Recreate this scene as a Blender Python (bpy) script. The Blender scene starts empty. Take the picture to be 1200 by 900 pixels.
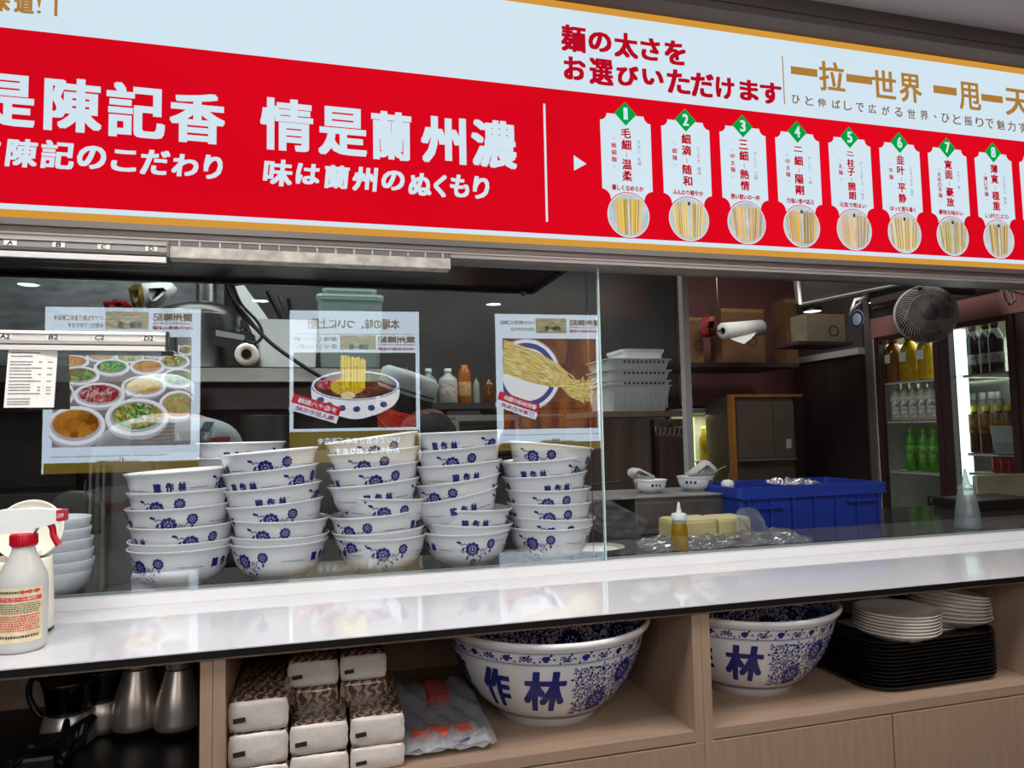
import bpy, bmesh, math, random
from mathutils import Vector, Matrix
random.seed(7)
PI = math.pi
SC = bpy.context.scene
COL = SC.collection

# ------------------------------------------------------------------ camera
F = 832.0
def _n(v): return v.normalized()
_X = _n(Vector((3097, -5, F)))
_h = _n(Vector((1, -0.0199)))
_up = Vector((_h.y, -_h.x)); _c = 56.5 * _h.x
_Z = _n(Vector((_up.x*F*F/_c, _up.y*F*F/_c, F)))
_Z = _n(_Z - _X * _Z.dot(_X))
_Y = _Z.cross(_X)
if _Y.z < 0: _Y = -_Y
CAM = Vector((0, -1.45, 1.5))
def ray(x, y):
    v = Vector((x-600, y-450, F))
    return Vector((_X.dot(v), _Y.dot(v), _Z.dot(v)))
def at(x, y, Y=None, X=None, Z=None):
    d = ray(x, y)
    if Y is not None: t = (Y-CAM.y)/d.y
    elif X is not None: t = (X-CAM.x)/d.x
    else: t = (Z-CAM.z)/d.z
    return CAM + d*t
cam = bpy.data.cameras.new('camera'); camo = bpy.data.objects.new('camera', cam); COL.objects.link(camo)
cam.sensor_width = 36; cam.lens = F/1200*36; cam.clip_start = 0.02
_r = Vector((_X.x, _Y.x, _Z.x)); _d = Vector((_X.y, _Y.y, _Z.y)); _f = Vector((_X.z, _Y.z, _Z.z))
camo.matrix_world = Matrix(((_r.x, -_d.x, -_f.x, CAM.x), (_r.y, -_d.y, -_f.y, CAM.y), (_r.z, -_d.z, -_f.z, CAM.z), (0, 0, 0, 1)))
SC.camera = camo

# ------------------------------------------------------------------ world, lights, exposure
w = bpy.data.worlds.new('world'); SC.world = w; w.use_nodes = True
w.node_tree.nodes['Background'].inputs[0].default_value = (.8, .85, 1, 1)
w.node_tree.nodes['Background'].inputs[1].default_value = 0.25
SC.view_settings.view_transform = 'Standard'; SC.view_settings.look = 'None'
SC.view_settings.exposure = 0.0; SC.view_settings.gamma = 1; SC.view_settings.use_curve_mapping = False
SC.cycles.max_bounces = 8; SC.cycles.transparent_max_bounces = 24; SC.cycles.use_denoising = True
SC.cycles.caustics_reflective = False; SC.cycles.caustics_refractive = False
def area(name, loc, sx, sy, power, color=(1, 1, 1), rot=(0, 0, 0)):
    l = bpy.data.lights.new(name, 'AREA'); l.shape = 'RECTANGLE'; l.size = sx; l.size_y = sy
    l.energy = power; l.color = color
    o = bpy.data.objects.new(name, l); o.location = loc; o.rotation_euler = rot; COL.objects.link(o); return o
area('hall_light', (-.6, -.82, 2.475), 1.3, .4, 21, (1, .98, .96))
area('hall_light', (1.3, -.82, 2.475), 1.3, .4, 18, (1, .98, .96))
area('hall_light', (.4, -2.3, 2.475), 2.4, .4, 20, (1, .97, .94))
area('kitchen_light', (-.4, 1.45, 2.62), 2.2, .3, 20, (.92, 1, .98))
area('kitchen_light', (1.6, 1.2, 2.62), 1.4, .3, 16, (1, .97, .93))
area('bowl_fill_light', (-.1, .16, 1.99), 1.5, .1, 8, (1, .98, .96))  # fill added to brighten the bowl stacks; hangs clear of the hood
area('left_fill_light', (-.6, 1.3, 1.99), 1.2, .1, 2, (.92, 1, .98))  # unseen fill added for the dim left rear of the kitchen

# ------------------------------------------------------------------ materials
def S(r, g, b):
    f = lambda c: (c/255/12.92) if c/255 <= .04045 else ((c/255+.055)/1.055)**2.4
    return (f(r), f(g), f(b), 1)
_M = {}
def mat(name, col=(200, 200, 200), rough=.5, metal=0, vary=.06, scale=30, bump=0, bscale=200, trans=0, em=None, coat=0, stretch=(1, 1, 1), ior=1.45, spec=.5):
    if name in _M: return _M[name]
    m = bpy.data.materials.new(name); m.use_nodes = True; nt = m.node_tree; b = nt.nodes['Principled BSDF']
    tc = nt.nodes.new('ShaderNodeTexCoord'); mp = nt.nodes.new('ShaderNodeMapping'); mp.inputs['Scale'].default_value = stretch
    nt.links.new(tc.outputs['Object'], mp.inputs[0])
    nz = nt.nodes.new('ShaderNodeTexNoise'); nz.inputs['Scale'].default_value = scale; nz.inputs['Detail'].default_value = 4
    nt.links.new(mp.outputs[0], nz.inputs[0])
    rp = nt.nodes.new('ShaderNodeValToRGB'); c = S(*col)
    rp.color_ramp.elements[0].position = .3; rp.color_ramp.elements[1].position = .7
    rp.color_ramp.elements[0].color = tuple(max(0, k*(1-vary*2)) for k in c[:3])+(1,)
    rp.color_ramp.elements[1].color = tuple(min(1, k*(1+vary)) for k in c[:3])+(1,)
    nt.links.new(nz.outputs['Fac'], rp.inputs[0]); nt.links.new(rp.outputs[0], b.inputs['Base Color'])
    b.inputs['Roughness'].default_value = rough; b.inputs['Metallic'].default_value = metal
    b.inputs['IOR'].default_value = ior; b.inputs['Specular IOR Level'].default_value = spec
    b.inputs['Transmission Weight'].default_value = trans; b.inputs['Coat Weight'].default_value = coat
    if bump:
        n2 = nt.nodes.new('ShaderNodeTexNoise'); n2.inputs['Scale'].default_value = bscale
        nt.links.new(mp.outputs[0], n2.inputs[0])
        bp = nt.nodes.new('ShaderNodeBump'); bp.inputs['Strength'].default_value = bump; bp.inputs['Distance'].default_value = .002
        nt.links.new(n2.outputs['Fac'], bp.inputs['Height']); nt.links.new(bp.outputs[0], b.inputs['Normal'])
    if em:
        nt.links.new(rp.outputs[0], b.inputs['Emission Color']); b.inputs['Emission Strength'].default_value = em
    _M[name] = m; return m
def emi(name, col, k=1.0, vary=.03, scale=3):
    """backlit print: emission only, slight unevenness of the lamps behind it"""
    if name in _M: return _M[name]
    m = bpy.data.materials.new(name); m.use_nodes = True; nt = m.node_tree; nt.nodes.clear()
    o = nt.nodes.new('ShaderNodeOutputMaterial'); e = nt.nodes.new('ShaderNodeEmission'); c = S(*col)
    tc = nt.nodes.new('ShaderNodeTexCoord'); nz = nt.nodes.new('ShaderNodeTexNoise'); nz.inputs['Scale'].default_value = scale
    nt.links.new(tc.outputs['Object'], nz.inputs[0]); rp = nt.nodes.new('ShaderNodeValToRGB')
    rp.color_ramp.elements[0].color = tuple(q*(1-vary*2) for q in c[:3])+(1,); rp.color_ramp.elements[1].color = tuple(q*(1+vary*2) for q in c[:3])+(1,)
    nt.links.new(nz.outputs['Fac'], rp.inputs[0]); nt.links.new(rp.outputs[0], e.inputs[0]); e.inputs[1].default_value = k
    nt.links.new(e.outputs[0], o.inputs[0]); _M[name] = m; return m
def foodmat(name, cols, k, scale=60, stretch=(1, 1, 1), dist=0):
    if name in _M: return _M[name]
    m = bpy.data.materials.new(name); m.use_nodes = True; nt = m.node_tree; nt.nodes.clear()
    o = nt.nodes.new('ShaderNodeOutputMaterial'); e = nt.nodes.new('ShaderNodeEmission')
    tc = nt.nodes.new('ShaderNodeTexCoord'); mp = nt.nodes.new('ShaderNodeMapping'); mp.inputs['Scale'].default_value = stretch
    nt.links.new(tc.outputs['Object'], mp.inputs[0])
    v = nt.nodes.new('ShaderNodeTexVoronoi'); v.inputs['Scale'].default_value = scale
    nz = nt.nodes.new('ShaderNodeTexNoise'); nz.inputs['Scale'].default_value = scale*.8
    mx = nt.nodes.new('ShaderNodeMixRGB'); mx.inputs[0].default_value = .12
    nt.links.new(mp.outputs[0], nz.inputs[0]); nt.links.new(mp.outputs[0], mx.inputs[1]); nt.links.new(nz.outputs['Color'], mx.inputs[2])
    nt.links.new(mx.outputs[0], v.inputs[0])
    sp = nt.nodes.new('ShaderNodeSeparateColor'); nt.links.new(v.outputs['Color'], sp.inputs[0])
    rp = nt.nodes.new('ShaderNodeValToRGB'); rp.color_ramp.interpolation = 'CONSTANT'
    n = len(cols)
    while len(rp.color_ramp.elements) < n: rp.color_ramp.elements.new(.5)
    for i, c in enumerate(cols):
        rp.color_ramp.elements[i].position = i/n; rp.color_ramp.elements[i].color = S(*c)
    nt.links.new(sp.outputs[0], rp.inputs[0])
    mu = nt.nodes.new('ShaderNodeMixRGB'); mu.blend_type = 'MULTIPLY'; mu.inputs[0].default_value = .6
    r2 = nt.nodes.new('ShaderNodeValToRGB'); r2.color_ramp.elements[0].color = (1, 1, 1, 1); r2.color_ramp.elements[1].color = (.25, .25, .25, 1); r2.color_ramp.elements[1].position = .9
    nt.links.new(v.outputs['Distance'], r2.inputs[0]); nt.links.new(rp.outputs[0], mu.inputs[1]); nt.links.new(r2.outputs[0], mu.inputs[2])
    nt.links.new(mu.outputs[0], e.inputs[0]); e.inputs[1].default_value = k
    nt.links.new(e.outputs[0], o.inputs[0]); _M[name] = m; return m
def glassmat(name, tint=(235, 245, 242), refl=1.0, rough=0.0, base=.0, body=0.0, bodycol=(220, 225, 225), bump=0):
    """thin sheet: see-through, mirror part by fresnel (times the number of leaves), optional milky body"""
    if name in _M: return _M[name]
    m = bpy.data.materials.new(name); m.use_nodes = True; nt = m.node_tree; nt.nodes.clear()
    o = nt.nodes.new('ShaderNodeOutputMaterial'); t = nt.nodes.new('ShaderNodeBsdfTransparent'); t.inputs[0].default_value = S(*tint)
    g = nt.nodes.new('ShaderNodeBsdfGlossy'); g.inputs['Roughness'].default_value = rough
    fr = nt.nodes.new('ShaderNodeFresnel'); 
    ge = nt.nodes.new('ShaderNodeNewGeometry'); mr = nt.nodes.new('ShaderNodeMapRange'); mr.inputs[3].default_value = 1.5; mr.inputs[4].default_value = 1/1.5
    nt.links.new(ge.outputs['Backfacing'], mr.inputs[0]); nt.links.new(mr.outputs[0], fr.inputs[0])
    ma = nt.nodes.new('ShaderNodeMath'); ma.operation = 'MULTIPLY_ADD'; ma.inputs[1].default_value = refl; ma.inputs[2].default_value = base; ma.use_clamp = True
    nt.links.new(fr.outputs[0], ma.inputs[0])
    mx = nt.nodes.new('ShaderNodeMixShader'); nt.links.new(ma.outputs[0], mx.inputs[0])
    src = t
    if body:
        d = nt.nodes.new('ShaderNodeBsdfDiffuse'); d.inputs[0].default_value = S(*bodycol); tl = nt.nodes.new('ShaderNodeBsdfTranslucent'); tl.inputs[0].default_value = S(*bodycol)
        a = nt.nodes.new('ShaderNodeMixShader'); a.inputs[0].default_value = .4; nt.links.new(d.outputs[0], a.inputs[1]); nt.links.new(tl.outputs[0], a.inputs[2])
        b = nt.nodes.new('ShaderNodeMixShader'); b.inputs[0].default_value = body; nt.links.new(t.outputs[0], b.inputs[1]); nt.links.new(a.outputs[0], b.inputs[2]); src = b
    nt.links.new(src.outputs[0], mx.inputs[1]); nt.links.new(g.outputs[0], mx.inputs[2]); nt.links.new(mx.outputs[0], o.inputs[0])
    if bump:
        tc = nt.nodes.new('ShaderNodeTexCoord'); n2 = nt.nodes.new('ShaderNodeTexNoise'); n2.inputs['Scale'].default_value = 60; n2.inputs['Detail'].default_value = 5
        nt.links.new(tc.outputs['Object'], n2.inputs[0]); bp = nt.nodes.new('ShaderNodeBump'); bp.inputs['Strength'].default_value = bump; bp.inputs['Distance'].default_value = .01
        nt.links.new(n2.outputs['Fac'], bp.inputs['Height']); nt.links.new(bp.outputs[0], g.inputs['Normal'])
    _M[name] = m; return m

steel = mat('brushed_steel', (165, 165, 162), .28, 1, .05, 12, .15, 300, stretch=(1, 1, 8))
steel_d = mat('dull_steel', (120, 118, 115), .42, 1, .12, 6, .1, 120)
alu = mat('anodised_aluminium', (150, 146, 142), .38, .7, .05, 4, stretch=(.2, 1, 30))
alu_w = mat('pale_aluminium', (215, 210, 206), .35, .2, .03, 4, stretch=(.2, 1, 40))
alu_d = mat('grey_aluminium', (108, 102, 98), .4, .5, .05, 4)
porc = mat('white_porcelain', (226, 226, 228), .12, 0, .01, 20, coat=.4)
porc_w = mat('plain_white_glaze', (224, 222, 220), .18, 0, .01, 20)
blue = mat('cobalt_blue_print', (34, 36, 120), .2, 0, .12, 90)
blue2 = mat('deep_cobalt_glaze', (26, 34, 120), .2, 0, .15, 60)
wood = mat('oak_laminate', (158, 133, 113), .42, 0, .06, 9, .05, 60, stretch=(14, 14, 1))
woodh = mat('oak_laminate_flat', (158, 133, 113), .42, 0, .06, 9, .05, 60, stretch=(1, 14, 14))
black = mat('black_laminate', (12, 12, 13), .4)
blackp = mat('black_plastic', (14, 14, 16), .35, 0, .1, 40)
counterm = mat('white_quartz', (212, 212, 216), .05, 0, .015, 60, coat=.5)
sillm = mat('white_sill', (222, 222, 222), .3, 0, .02, 10)
ceilm = mat('ceiling_paint', (182, 180, 184), .9, 0, .03, 2)
brownm = mat('brown_trim', (88, 78, 74), .6, 0, .06, 5)
dark = mat('dark_wall', (62, 58, 56), .6, 0, .12, 4)
darkred = mat('dark_maroon_steel', (64, 44, 44), .3, .3, .1, 5)
whitep = mat('white_plastic', (225, 228, 226), .35, 0, .02, 20)
creamp = mat('cream_plastic', (232, 228, 212), .3, 0, .01, 20)
redp = mat('red_plastic', (178, 12, 34), .3, 0, .04, 20)
paper = mat('white_paper', (230, 228, 222), .8, 0, .03, 60)
ink = mat('black_ink', (30, 28, 30), .7)
cable = mat('black_rubber', (18, 18, 20), .45)

# ------------------------------------------------------------------ mesh helpers
class MB:
    def __init__(s): s.v = []; s.f = []; s.m = []; s.sm = []
    def add(s, vs, fs, mi=0, smooth=False):
        n = len(s.v); s.v += [tuple(p) for p in vs]
        for f in fs: s.f.append(tuple(i+n for i in f)); s.m.append(mi); s.sm.append(smooth)
        return s
    def box(s, x0, y0, z0, x1, y1, z1, mi=0, M=None, bev=0):
        x0, x1 = sorted((x0, x1)); y0, y1 = sorted((y0, y1)); z0, z1 = sorted((z0, z1))
        if bev:
            bm = bmesh.new(); bmesh.ops.create_cube(bm, size=1)
            for v in bm.verts: v.co = Vector(((x0+x1)/2+v.co.x*(x1-x0), (y0+y1)/2+v.co.y*(y1-y0), (z0+z1)/2+v.co.z*(z1-z0)))
            bmesh.ops.bevel(bm, geom=bm.edges[:], offset=bev, segments=2, profile=.6, affect='EDGES')
            vs = [v.co.copy() for v in bm.verts]; bm.verts.index_update(); fs = [[v.index for v in f.verts] for f in bm.faces]; bm.free()
            if M: vs = [M @ v for v in vs]
            return s.add(vs, fs, mi, False)
        vs = [Vector(p) for p in ((x0, y0, z0), (x1, y0, z0), (x1, y1, z0), (x0, y1, z0), (x0, y0, z1), (x1, y0, z1), (x1, y1, z1), (x0, y1, z1))]
        if M: vs = [M @ v for v in vs]
        return s.add(vs, ((3, 2, 1, 0), (4, 5, 6, 7), (0, 1, 5, 4), (1, 2, 6, 5), (2, 3, 7, 6), (3, 0, 4, 7)), mi)
    def lathe(s, prof, n=32, mi=0, M=None, sq=0, a0=0, a1=2*PI):
        full = abs(a1-a0-2*PI) < 1e-6; k = n if full else n+1; vs = []; fs = []
        for r, z in prof:
            for i in range(k):
                a = a0+(a1-a0)*i/n
                vs.append(Vector((r*math.cos(a), r*math.sin(a), z)))
        for j in range(len(prof)-1):
            for i in range(n):
                i2 = (i+1) % k
                fs.append((j*k+i, j*k+i2, (j+1)*k+i2, (j+1)*k+i))
        if M: vs = [M @ v for v in vs]
        return s.add(vs, fs, mi, True)
    def tube(s, pts, r, n=8, mi=0, closed=False, cap=True):
        pts = [Vector(p) for p in pts]; N = len(pts); vs = []; fs = []
        rr = r if isinstance(r, (list, tuple)) else [r]*N
        prev = None
        for i, p in enumerate(pts):
            if closed: t = pts[(i+1) % N]-pts[i-1]
            else: t = pts[min(i+1, N-1)]-pts[max(i-1, 0)]
            t = t.normalized() if t.length > 1e-9 else Vector((0, 0, 1))
            if prev is None:
                a = Vector((0, 0, 1)) if abs(t.z) < .9 else Vector((1, 0, 0)); u = t.cross(a).normalized()
            else:
                u = prev-t*prev.dot(t); u = u.normalized() if u.length > 1e-6 else t.orthogonal().normalized()
            prev = u; v = t.cross(u)
            for k in range(n):
                a = 2*PI*k/n; vs.append(p+(u*math.cos(a)+v*math.sin(a))*rr[i])
        for i in range(N if closed else N-1):
            for k in range(n):
                a = i*n+k; b = i*n+(k+1) % n; c = ((i+1) % N)*n+(k+1) % n; d = ((i+1) % N)*n+k
                fs.append((a, b, c, d))
        if cap and not closed: fs += [tuple(range(n)), tuple((N-1)*n+k for k in reversed(range(n)))]
        return s.add(vs, fs, mi, True)
    def quad(s, a, b, c, d, mi=0): return s.add([a, b, c, d], [(0, 1, 2, 3)], mi)
    def prism(s, poly, ax0, ax1, fn, mi=0):
        """poly in 2D, fn(u,v,d) -> 3D; closed prism between depths"""
        n = len(poly); vs = [fn(u, v, ax0) for u, v in poly]+[fn(u, v, ax1) for u, v in poly]
        fs = [tuple(range(n)), tuple(reversed(range(n, 2*n)))]+[(i, (i+1) % n, n+(i+1) % n, n+i) for i in range(n)]
        return s.add(vs, fs, mi)
    def build(s, name, mats, parent=None, origin=None):
        me = bpy.data.meshes.new(name); vs = s.v
        if origin is not None: vs = [(a-origin[0], b-origin[1], c-origin[2]) for a, b, c in vs]
        me.from_pydata(vs, [], s.f)
        for m in (mats if isinstance(mats, (list, tuple)) else [mats]): me.materials.append(m)
        me.polygons.foreach_set('material_index', s.m); me.polygons.foreach_set('use_smooth', s.sm); me.update()
        o = bpy.data.objects.new(name, me); COL.objects.link(o)
        if origin is not None: o.location = origin
        if parent: o.parent = parent
        return o
def thing(name, label, cat, loc=(0, 0, 0), group=None, rz=0):
    o = bpy.data.objects.new(name, None); o.empty_display_size = .05; COL.objects.link(o); o.location = loc; o.rotation_euler = (0, 0, rz)
    o['label'] = label; o['category'] = cat
    if group: o['group'] = group
    return o
def tag(o, label, cat, group=None, kind=None):
    o['label'] = label; o['category'] = cat
    if group: o['group'] = group
    if kind: o['kind'] = kind
    return o
def struct(o): o['kind'] = 'structure'; return o
def copy_tree(o, parent=None):
    c = o.copy(); COL.objects.link(c); c.parent = parent
    for ch in list(o.children): copy_tree(ch, c)
    return c
def spline(P, n=8):
    P = [Vector(p) for p in P]; out = []
    for i in range(len(P)-1):
        a = P[max(i-1, 0)]; b = P[i]; c = P[i+1]; d = P[min(i+2, len(P)-1)]
        for k in range(n):
            t = k/n; out.append(.5*((2*b)+(c-a)*t+(2*a-5*b+4*c-d)*t*t+(3*b-a-3*c+d)*t**3))
    out.append(P[-1]); return out

# ------------------------------------------------------------------ lettering
_T = {}
def glyphs(s, line=1.0, res=3):
    k = (s, line, res)
    if k in _T: return _T[k]
    cu = bpy.data.curves.new('t', 'FONT'); cu.body = s; cu.size = 1; cu.resolution_u = res; cu.fill_mode = 'FRONT'; cu.space_line = line; cu.align_x = 'CENTER'
    o = bpy.data.objects.new('t', cu); COL.objects.link(o)
    dg = bpy.context.evaluated_depsgraph_get(); me = bpy.data.meshes.new_from_object(o.evaluated_get(dg))
    vs = [(v.co.x, v.co.y) for v in me.vertices]; fs = [tuple(p.vertices) for p in me.polygons]
    bpy.data.objects.remove(o); bpy.data.curves.remove(cu); bpy.data.meshes.remove(me)
    x0 = min(a for a, b in vs); x1 = max(a for a, b in vs); y0 = min(b for a, b in vs); y1 = max(b for a, b in vs)
    vs = [((a-x0)/max(x1-x0, 1e-6), (b-y0)/max(y1-y0, 1e-6)) for a, b in vs]
    _T[k] = (vs, fs, (x1-x0)/max(y1-y0, 1e-6)); return _T[k]
def glyph_grid(s, line, res, n):
    k = (s, line, res, n)
    if k in _T: return _T[k]
    vs, fs, asp = glyphs(s, line, res); bm = bmesh.new(); V = [bm.verts.new((a, b, 0)) for a, b in vs]
    for f in fs:
        try: bm.faces.new([V[i] for i in f])
        except ValueError: pass
    for i in range(1, n):
        for no in ((1, 0, 0), (0, 1, 0)):
            bmesh.ops.bisect_plane(bm, geom=bm.verts[:]+bm.edges[:]+bm.faces[:], plane_co=(i/n, i/n, 0), plane_no=no)
    bm.verts.index_update(); _T[k] = ([(v.co.x, v.co.y) for v in bm.verts], [tuple(v.index for v in f.verts) for f in bm.faces], asp); bm.free(); return _T[k]
def text_on(mb, s, u0, v0, u1, v1, fn, bold=0, line=1.0, mi=0, mirror=False, eps=.00004, res=3, lean=0, grid=0):
    """glyphs fitted to the box (u0,v0)-(u1,v1); fn(u,v,lift)->3D; bold = stroke growth in metres"""
    vs, fs, _ = glyph_grid(s, line, res, grid) if grid else glyphs(s, line, res)
    offs = [(0, 0)] if not bold else [(bold*a, .72*bold*b) for a in (-1, 0, 1) for b in (-1, 0, 1)]
    for k, (du, dv) in enumerate(offs):
        out = []
        for a, b in vs:
            if mirror: a = 1-a
            out.append(fn(u0+bold+(u1-u0-2*bold)*a+du+lean*(b-.5), v0+bold+(v1-v0-2*bold)*b+dv, k*eps))
        mb.add(out, fs, mi)

# ------------------------------------------------------------------ ornament in 2D (metres)
def petal(c, a, l, wd, out):
    ca, sa = math.cos(a), math.sin(a); P = []
    for t, k in ((0, 0), (.25, .7), (.6, 1), (.88, .75), (1, 0), (.88, -.75), (.6, -1), (.25, -.7)):
        x = l*t; y = wd*k*.5; P.append((c[0]+x*ca-y*sa, c[1]+x*sa+y*ca))
    out.append(P)
def blob(c, r, out, n=8):
    out.append([(c[0]+r*math.cos(2*PI*i/n), c[1]+r*math.sin(2*PI*i/n)) for i in range(n)])
def ribbon(P, w0, w1, out):
    for i in range(len(P)-1):
        a = P[i]; b = P[i+1]; dx = b[0]-a[0]; dy = b[1]-a[1]; L = math.hypot(dx, dy) or 1; nx, ny = -dy/L, dx/L
        t0 = i/(len(P)-1); t1 = (i+1)/(len(P)-1); wa = (w0+(w1-w0)*t0)/2; wb = (w0+(w1-w0)*t1)/2
        out.append([(a[0]-nx*wa, a[1]-ny*wa), (b[0]-nx*wb, b[1]-ny*wb), (b[0]+nx*wb, b[1]+ny*wb), (a[0]+nx*wa, a[1]+ny*wa)])
def peony(c, r, out, k=0.0):
    for i in range(9): petal((c[0]+.42*r*math.cos(i*.698+k), c[1]+.42*r*math.sin(i*.698+k)), i*.698+k, .62*r, .58*r, out)
    for i in range(6): petal((c[0]+.1*r*math.cos(i*1.047+k), c[1]+.1*r*math.sin(i*1.047+k)), i*1.047+k+.3, .36*r, .3*r, out)
def curl(c, r, a0, turns, w, out, hand=1):
    P = []
    n = max(8, int(turns*14))
    for i in range(n+1):
        t = i/n; a = a0+hand*turns*2*PI*t; rr = r*(1-.85*t); P.append((c[0]+rr*math.cos(a), c[1]+rr*math.sin(a)))
    ribbon(P, w, w*.7, out); blob(P[-1], w*.9, out, 6)
def spray(u, v, s, out):
    """one peony with leaf, scrolls and a smaller flower; about 2.6*s wide"""
    peony((u, v), .55*s, out)
    ribbon([(u-.3*s, v+.3*s), (u-.6*s, v+.45*s), (u-.85*s, v+.35*s), (u-.95*s, v+.5*s)], .07*s, .05*s, out)
    petal((u-.8*s, v+.5*s), 2.9, .45*s, .2*s, out); petal((u-.6*s, v+.2*s), 4.0, .35*s, .16*s, out)
    curl((u-.72*s, v-.12*s), .2*s, 1.2, 1.1, .05*s, out)
    petal((u-.35*s, v-.45*s), 4.4, .4*s, .2*s, out)
    ribbon([(u+.2*s, v-.35*s), (u+.6*s, v-.55*s), (u+.95*s, v-.35*s), (u+1.1*s, v-.02*s), (u+1.35*s, v+.2*s)], .06*s, .05*s, out)
    curl((u+.82*s, v-.12*s), .2*s, 4.5, 1.2, .05*s, out, -1)
    petal((u+.6*s, v-.55*s), -.6, .35*s, .15*s, out); petal((u+1.05*s, v-.3*s), -.9, .3*s, .14*s, out)
    peony((u+1.55*s, v+.32*s), .38*s, out, .3); petal((u+1.6*s, v-.05*s), -1.9, .36*s, .2*s, out)
def add_polys(mb, polys, fn, mi=0, lift=0):
    for P in polys: mb.add([fn(a, b, lift) for a, b in P], [tuple(range(len(P)))], mi)

# ================================================================== THE SETTING
floorm = mat('floor_tile', (150, 146, 140), .3, 0, .05, 3)
def sbox(name, b, m): return struct(MB().box(*b).build(name, m))
sbox('floor', (-2.7, -5.3, -.1, 3.7, 2.7, 0), floorm)
sbox('ceiling', (-2.7, -5.3, 2.49, 3.7, .02, 2.6), ceilm)
sbox('ceiling', (-2.7, .02, 2.65, 3.7, 2.7, 2.75), mat('kitchen_ceiling', (120, 108, 106), .7))
sbox('wall_left', (-2.7, -5.2, 0, -2.6, 2.6, 2.65), dark)
sbox('wall_right', (3.6, -5.2, 0, 3.7, 2.6, 2.65), mat('mauve_wall', (112, 76, 76), .7))
sbox('wall_back', (-2.6, 2.5, 0, 3.6, 2.6, 2.65), mat('grey_kitchen_wall', (88, 86, 84), .35, .3, .15, 3))
# hall side behind the viewer, seen only as reflections in the glass
hw = struct(MB().box(-2.7, -5.3, 0, 3.7, -5.2, 2.6).build('wall_front', mat('hall_wall', (135, 90, 88), .7)))
# wall band between sign and ceiling
o = struct(MB().box(-2.6, -.10, 2.434, 3.6, .02, 2.49).build('trim_1', brownm))
MB().box(-2.6, -.101, 2.452, 3.6, -.0995, 2.4535).build('shadow_gap', black, o)
# header aluminium below the sign
sbox('trim_2', (-2.6, -.05, 1.880, 3.6, .03, 1.892), alu_d)
o = struct(MB().box(-2.6, -.040, 1.858, 3.6, .035, 1.880).build('trim_3', mat('warm_aluminium', (150, 142, 138), .4, .4, .04, 4, stretch=(.2, 1, 30))))
MB().box(-2.6, -.0415, 1.871, 3.6, -.0395, 1.8725).box(-2.6, -.0415, 1.865, 3.6, -.0395, 1.8658).build('groove', mat('brown_groove', (112, 84, 74), .5), o)
sbox('wall_upper', (-2.6, .035, 1.875, 3.6, .06, 2.65), dark)
# sill and counter
sbox('trim_4', (-2.6, -.014, 1.2003, 3.6, .03, 1.2205), sillm)
sbox('trim_5', (-2.6, .004, 1.2205, 3.6, .008, 1.2255), mat('glass_channel_seal', (120, 128, 126), .4))
sbox('wall_lower', (-2.6, .21, 0, 3.6, .26, 1.16), dark)
# sliding glass: two sashes, each a double leaf
gl = glassmat('sliding_window_glass', (240, 243, 244), 2.5)
gedge = mat('polished_glass_edge', (178, 200, 196), .1, 0, .05, 40, spec=.8)
wn = struct(thing('window_1', '', '')); del wn['label']; del wn['category']
def pane(x0, x1, y, z0=1.2205, z1=1.8585):
    p = MB().quad((x0, y, z0), (x1, y, z0), (x1, y, z1), (x0, y, z1)).build('glass_pane', gl, wn); return p
pane(-2.6, .5885, -.004)
pane(.5915, 3.6, .014)
o = MB().box(.5885, -.0085, 1.2205, .5915, .0005, 1.8585).build('glass_edge', gedge, wn)
o = MB().box(.5700, .0125, 1.2205, .5712, .0155, 1.8585).build('glass_edge', glassmat('inner_glass_edge', (150, 170, 168), 1, .1, .1), wn)

# ---- counter slab
ct = thing('countertop', 'long glossy white countertop with black front edge below the window', 'counter', (0, -.342, 1.189))
MB().box(-2.6, 0, .004, 1.226, .355, .011).build('counter_slab', counterm, ct)
MB().box(1.2265, 0, .004, 3.4, .355, .011).build('counter_slab', counterm, ct)
MB().box(-2.6, -.002, -.0005, 1.226, .02, .0095).build('edge_band', black, ct)
MB().box(1.2265, -.002, -.0005, 3.4, .02, .0095).build('edge_band', black, ct)
MB().box(-2.6, .02, .0, 3.4, .355, .004).build('support_board', black, ct)

# ---- cabinets
ZS = .9889; YB = .16; FR = -.332; ZT = 1.1822
def cabinet(x0, x1, label, fronts):
    c = thing('open_cabinet', label, 'cabinet', (x0, FR, 0))
    W_ = x1-x0
    for a in (0, W_-.0168): MB().box(a, 0, .05, a+.0165, YB-FR, ZT).build('side_panel', wood, c)
    MB().box(0, 0, ZT+.0003, W_, YB-FR, 1.1887).build('top_panel', woodh, c)
    MB().box(.0168, 0, ZS-.0168, W_-.0171, YB-FR-.02, ZS).build('shelf', woodh, c)
    MB().box(.0168, YB-FR-.018, .06, W_-.0171, YB-FR-.002, ZT).build('back_panel', wood, c)
    for a, b in fronts:
        d = MB().box(a-x0+.0014, -.0005, .58, b-x0-.0014, .0165, .9690, bev=.001).build('drawer_front', wood, c)
    MB().box(.0168, .03, .04, W_-.0171, .05, .58).build('plinth', black, c)
    return c
cabinet(-1.30, -.1504, 'oak laminate open cabinet at the left holding steel jugs', [(-1.30, -.1504)])
cabinet(-.1500, .6273, 'oak laminate open cabinet in the middle holding tissue packs', [(-.1500, .2395), (.2395, .6273)])
cabinet(.6277, 1.388, 'oak laminate open cabinet at the right holding the tray stack', [(.6277, 1.0116), (1.0116, 1.388)])
cabinet(1.3885, 2.2, 'oak laminate cabinet at the far right edge of the counter', [(1.3885, 2.2)])

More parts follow.
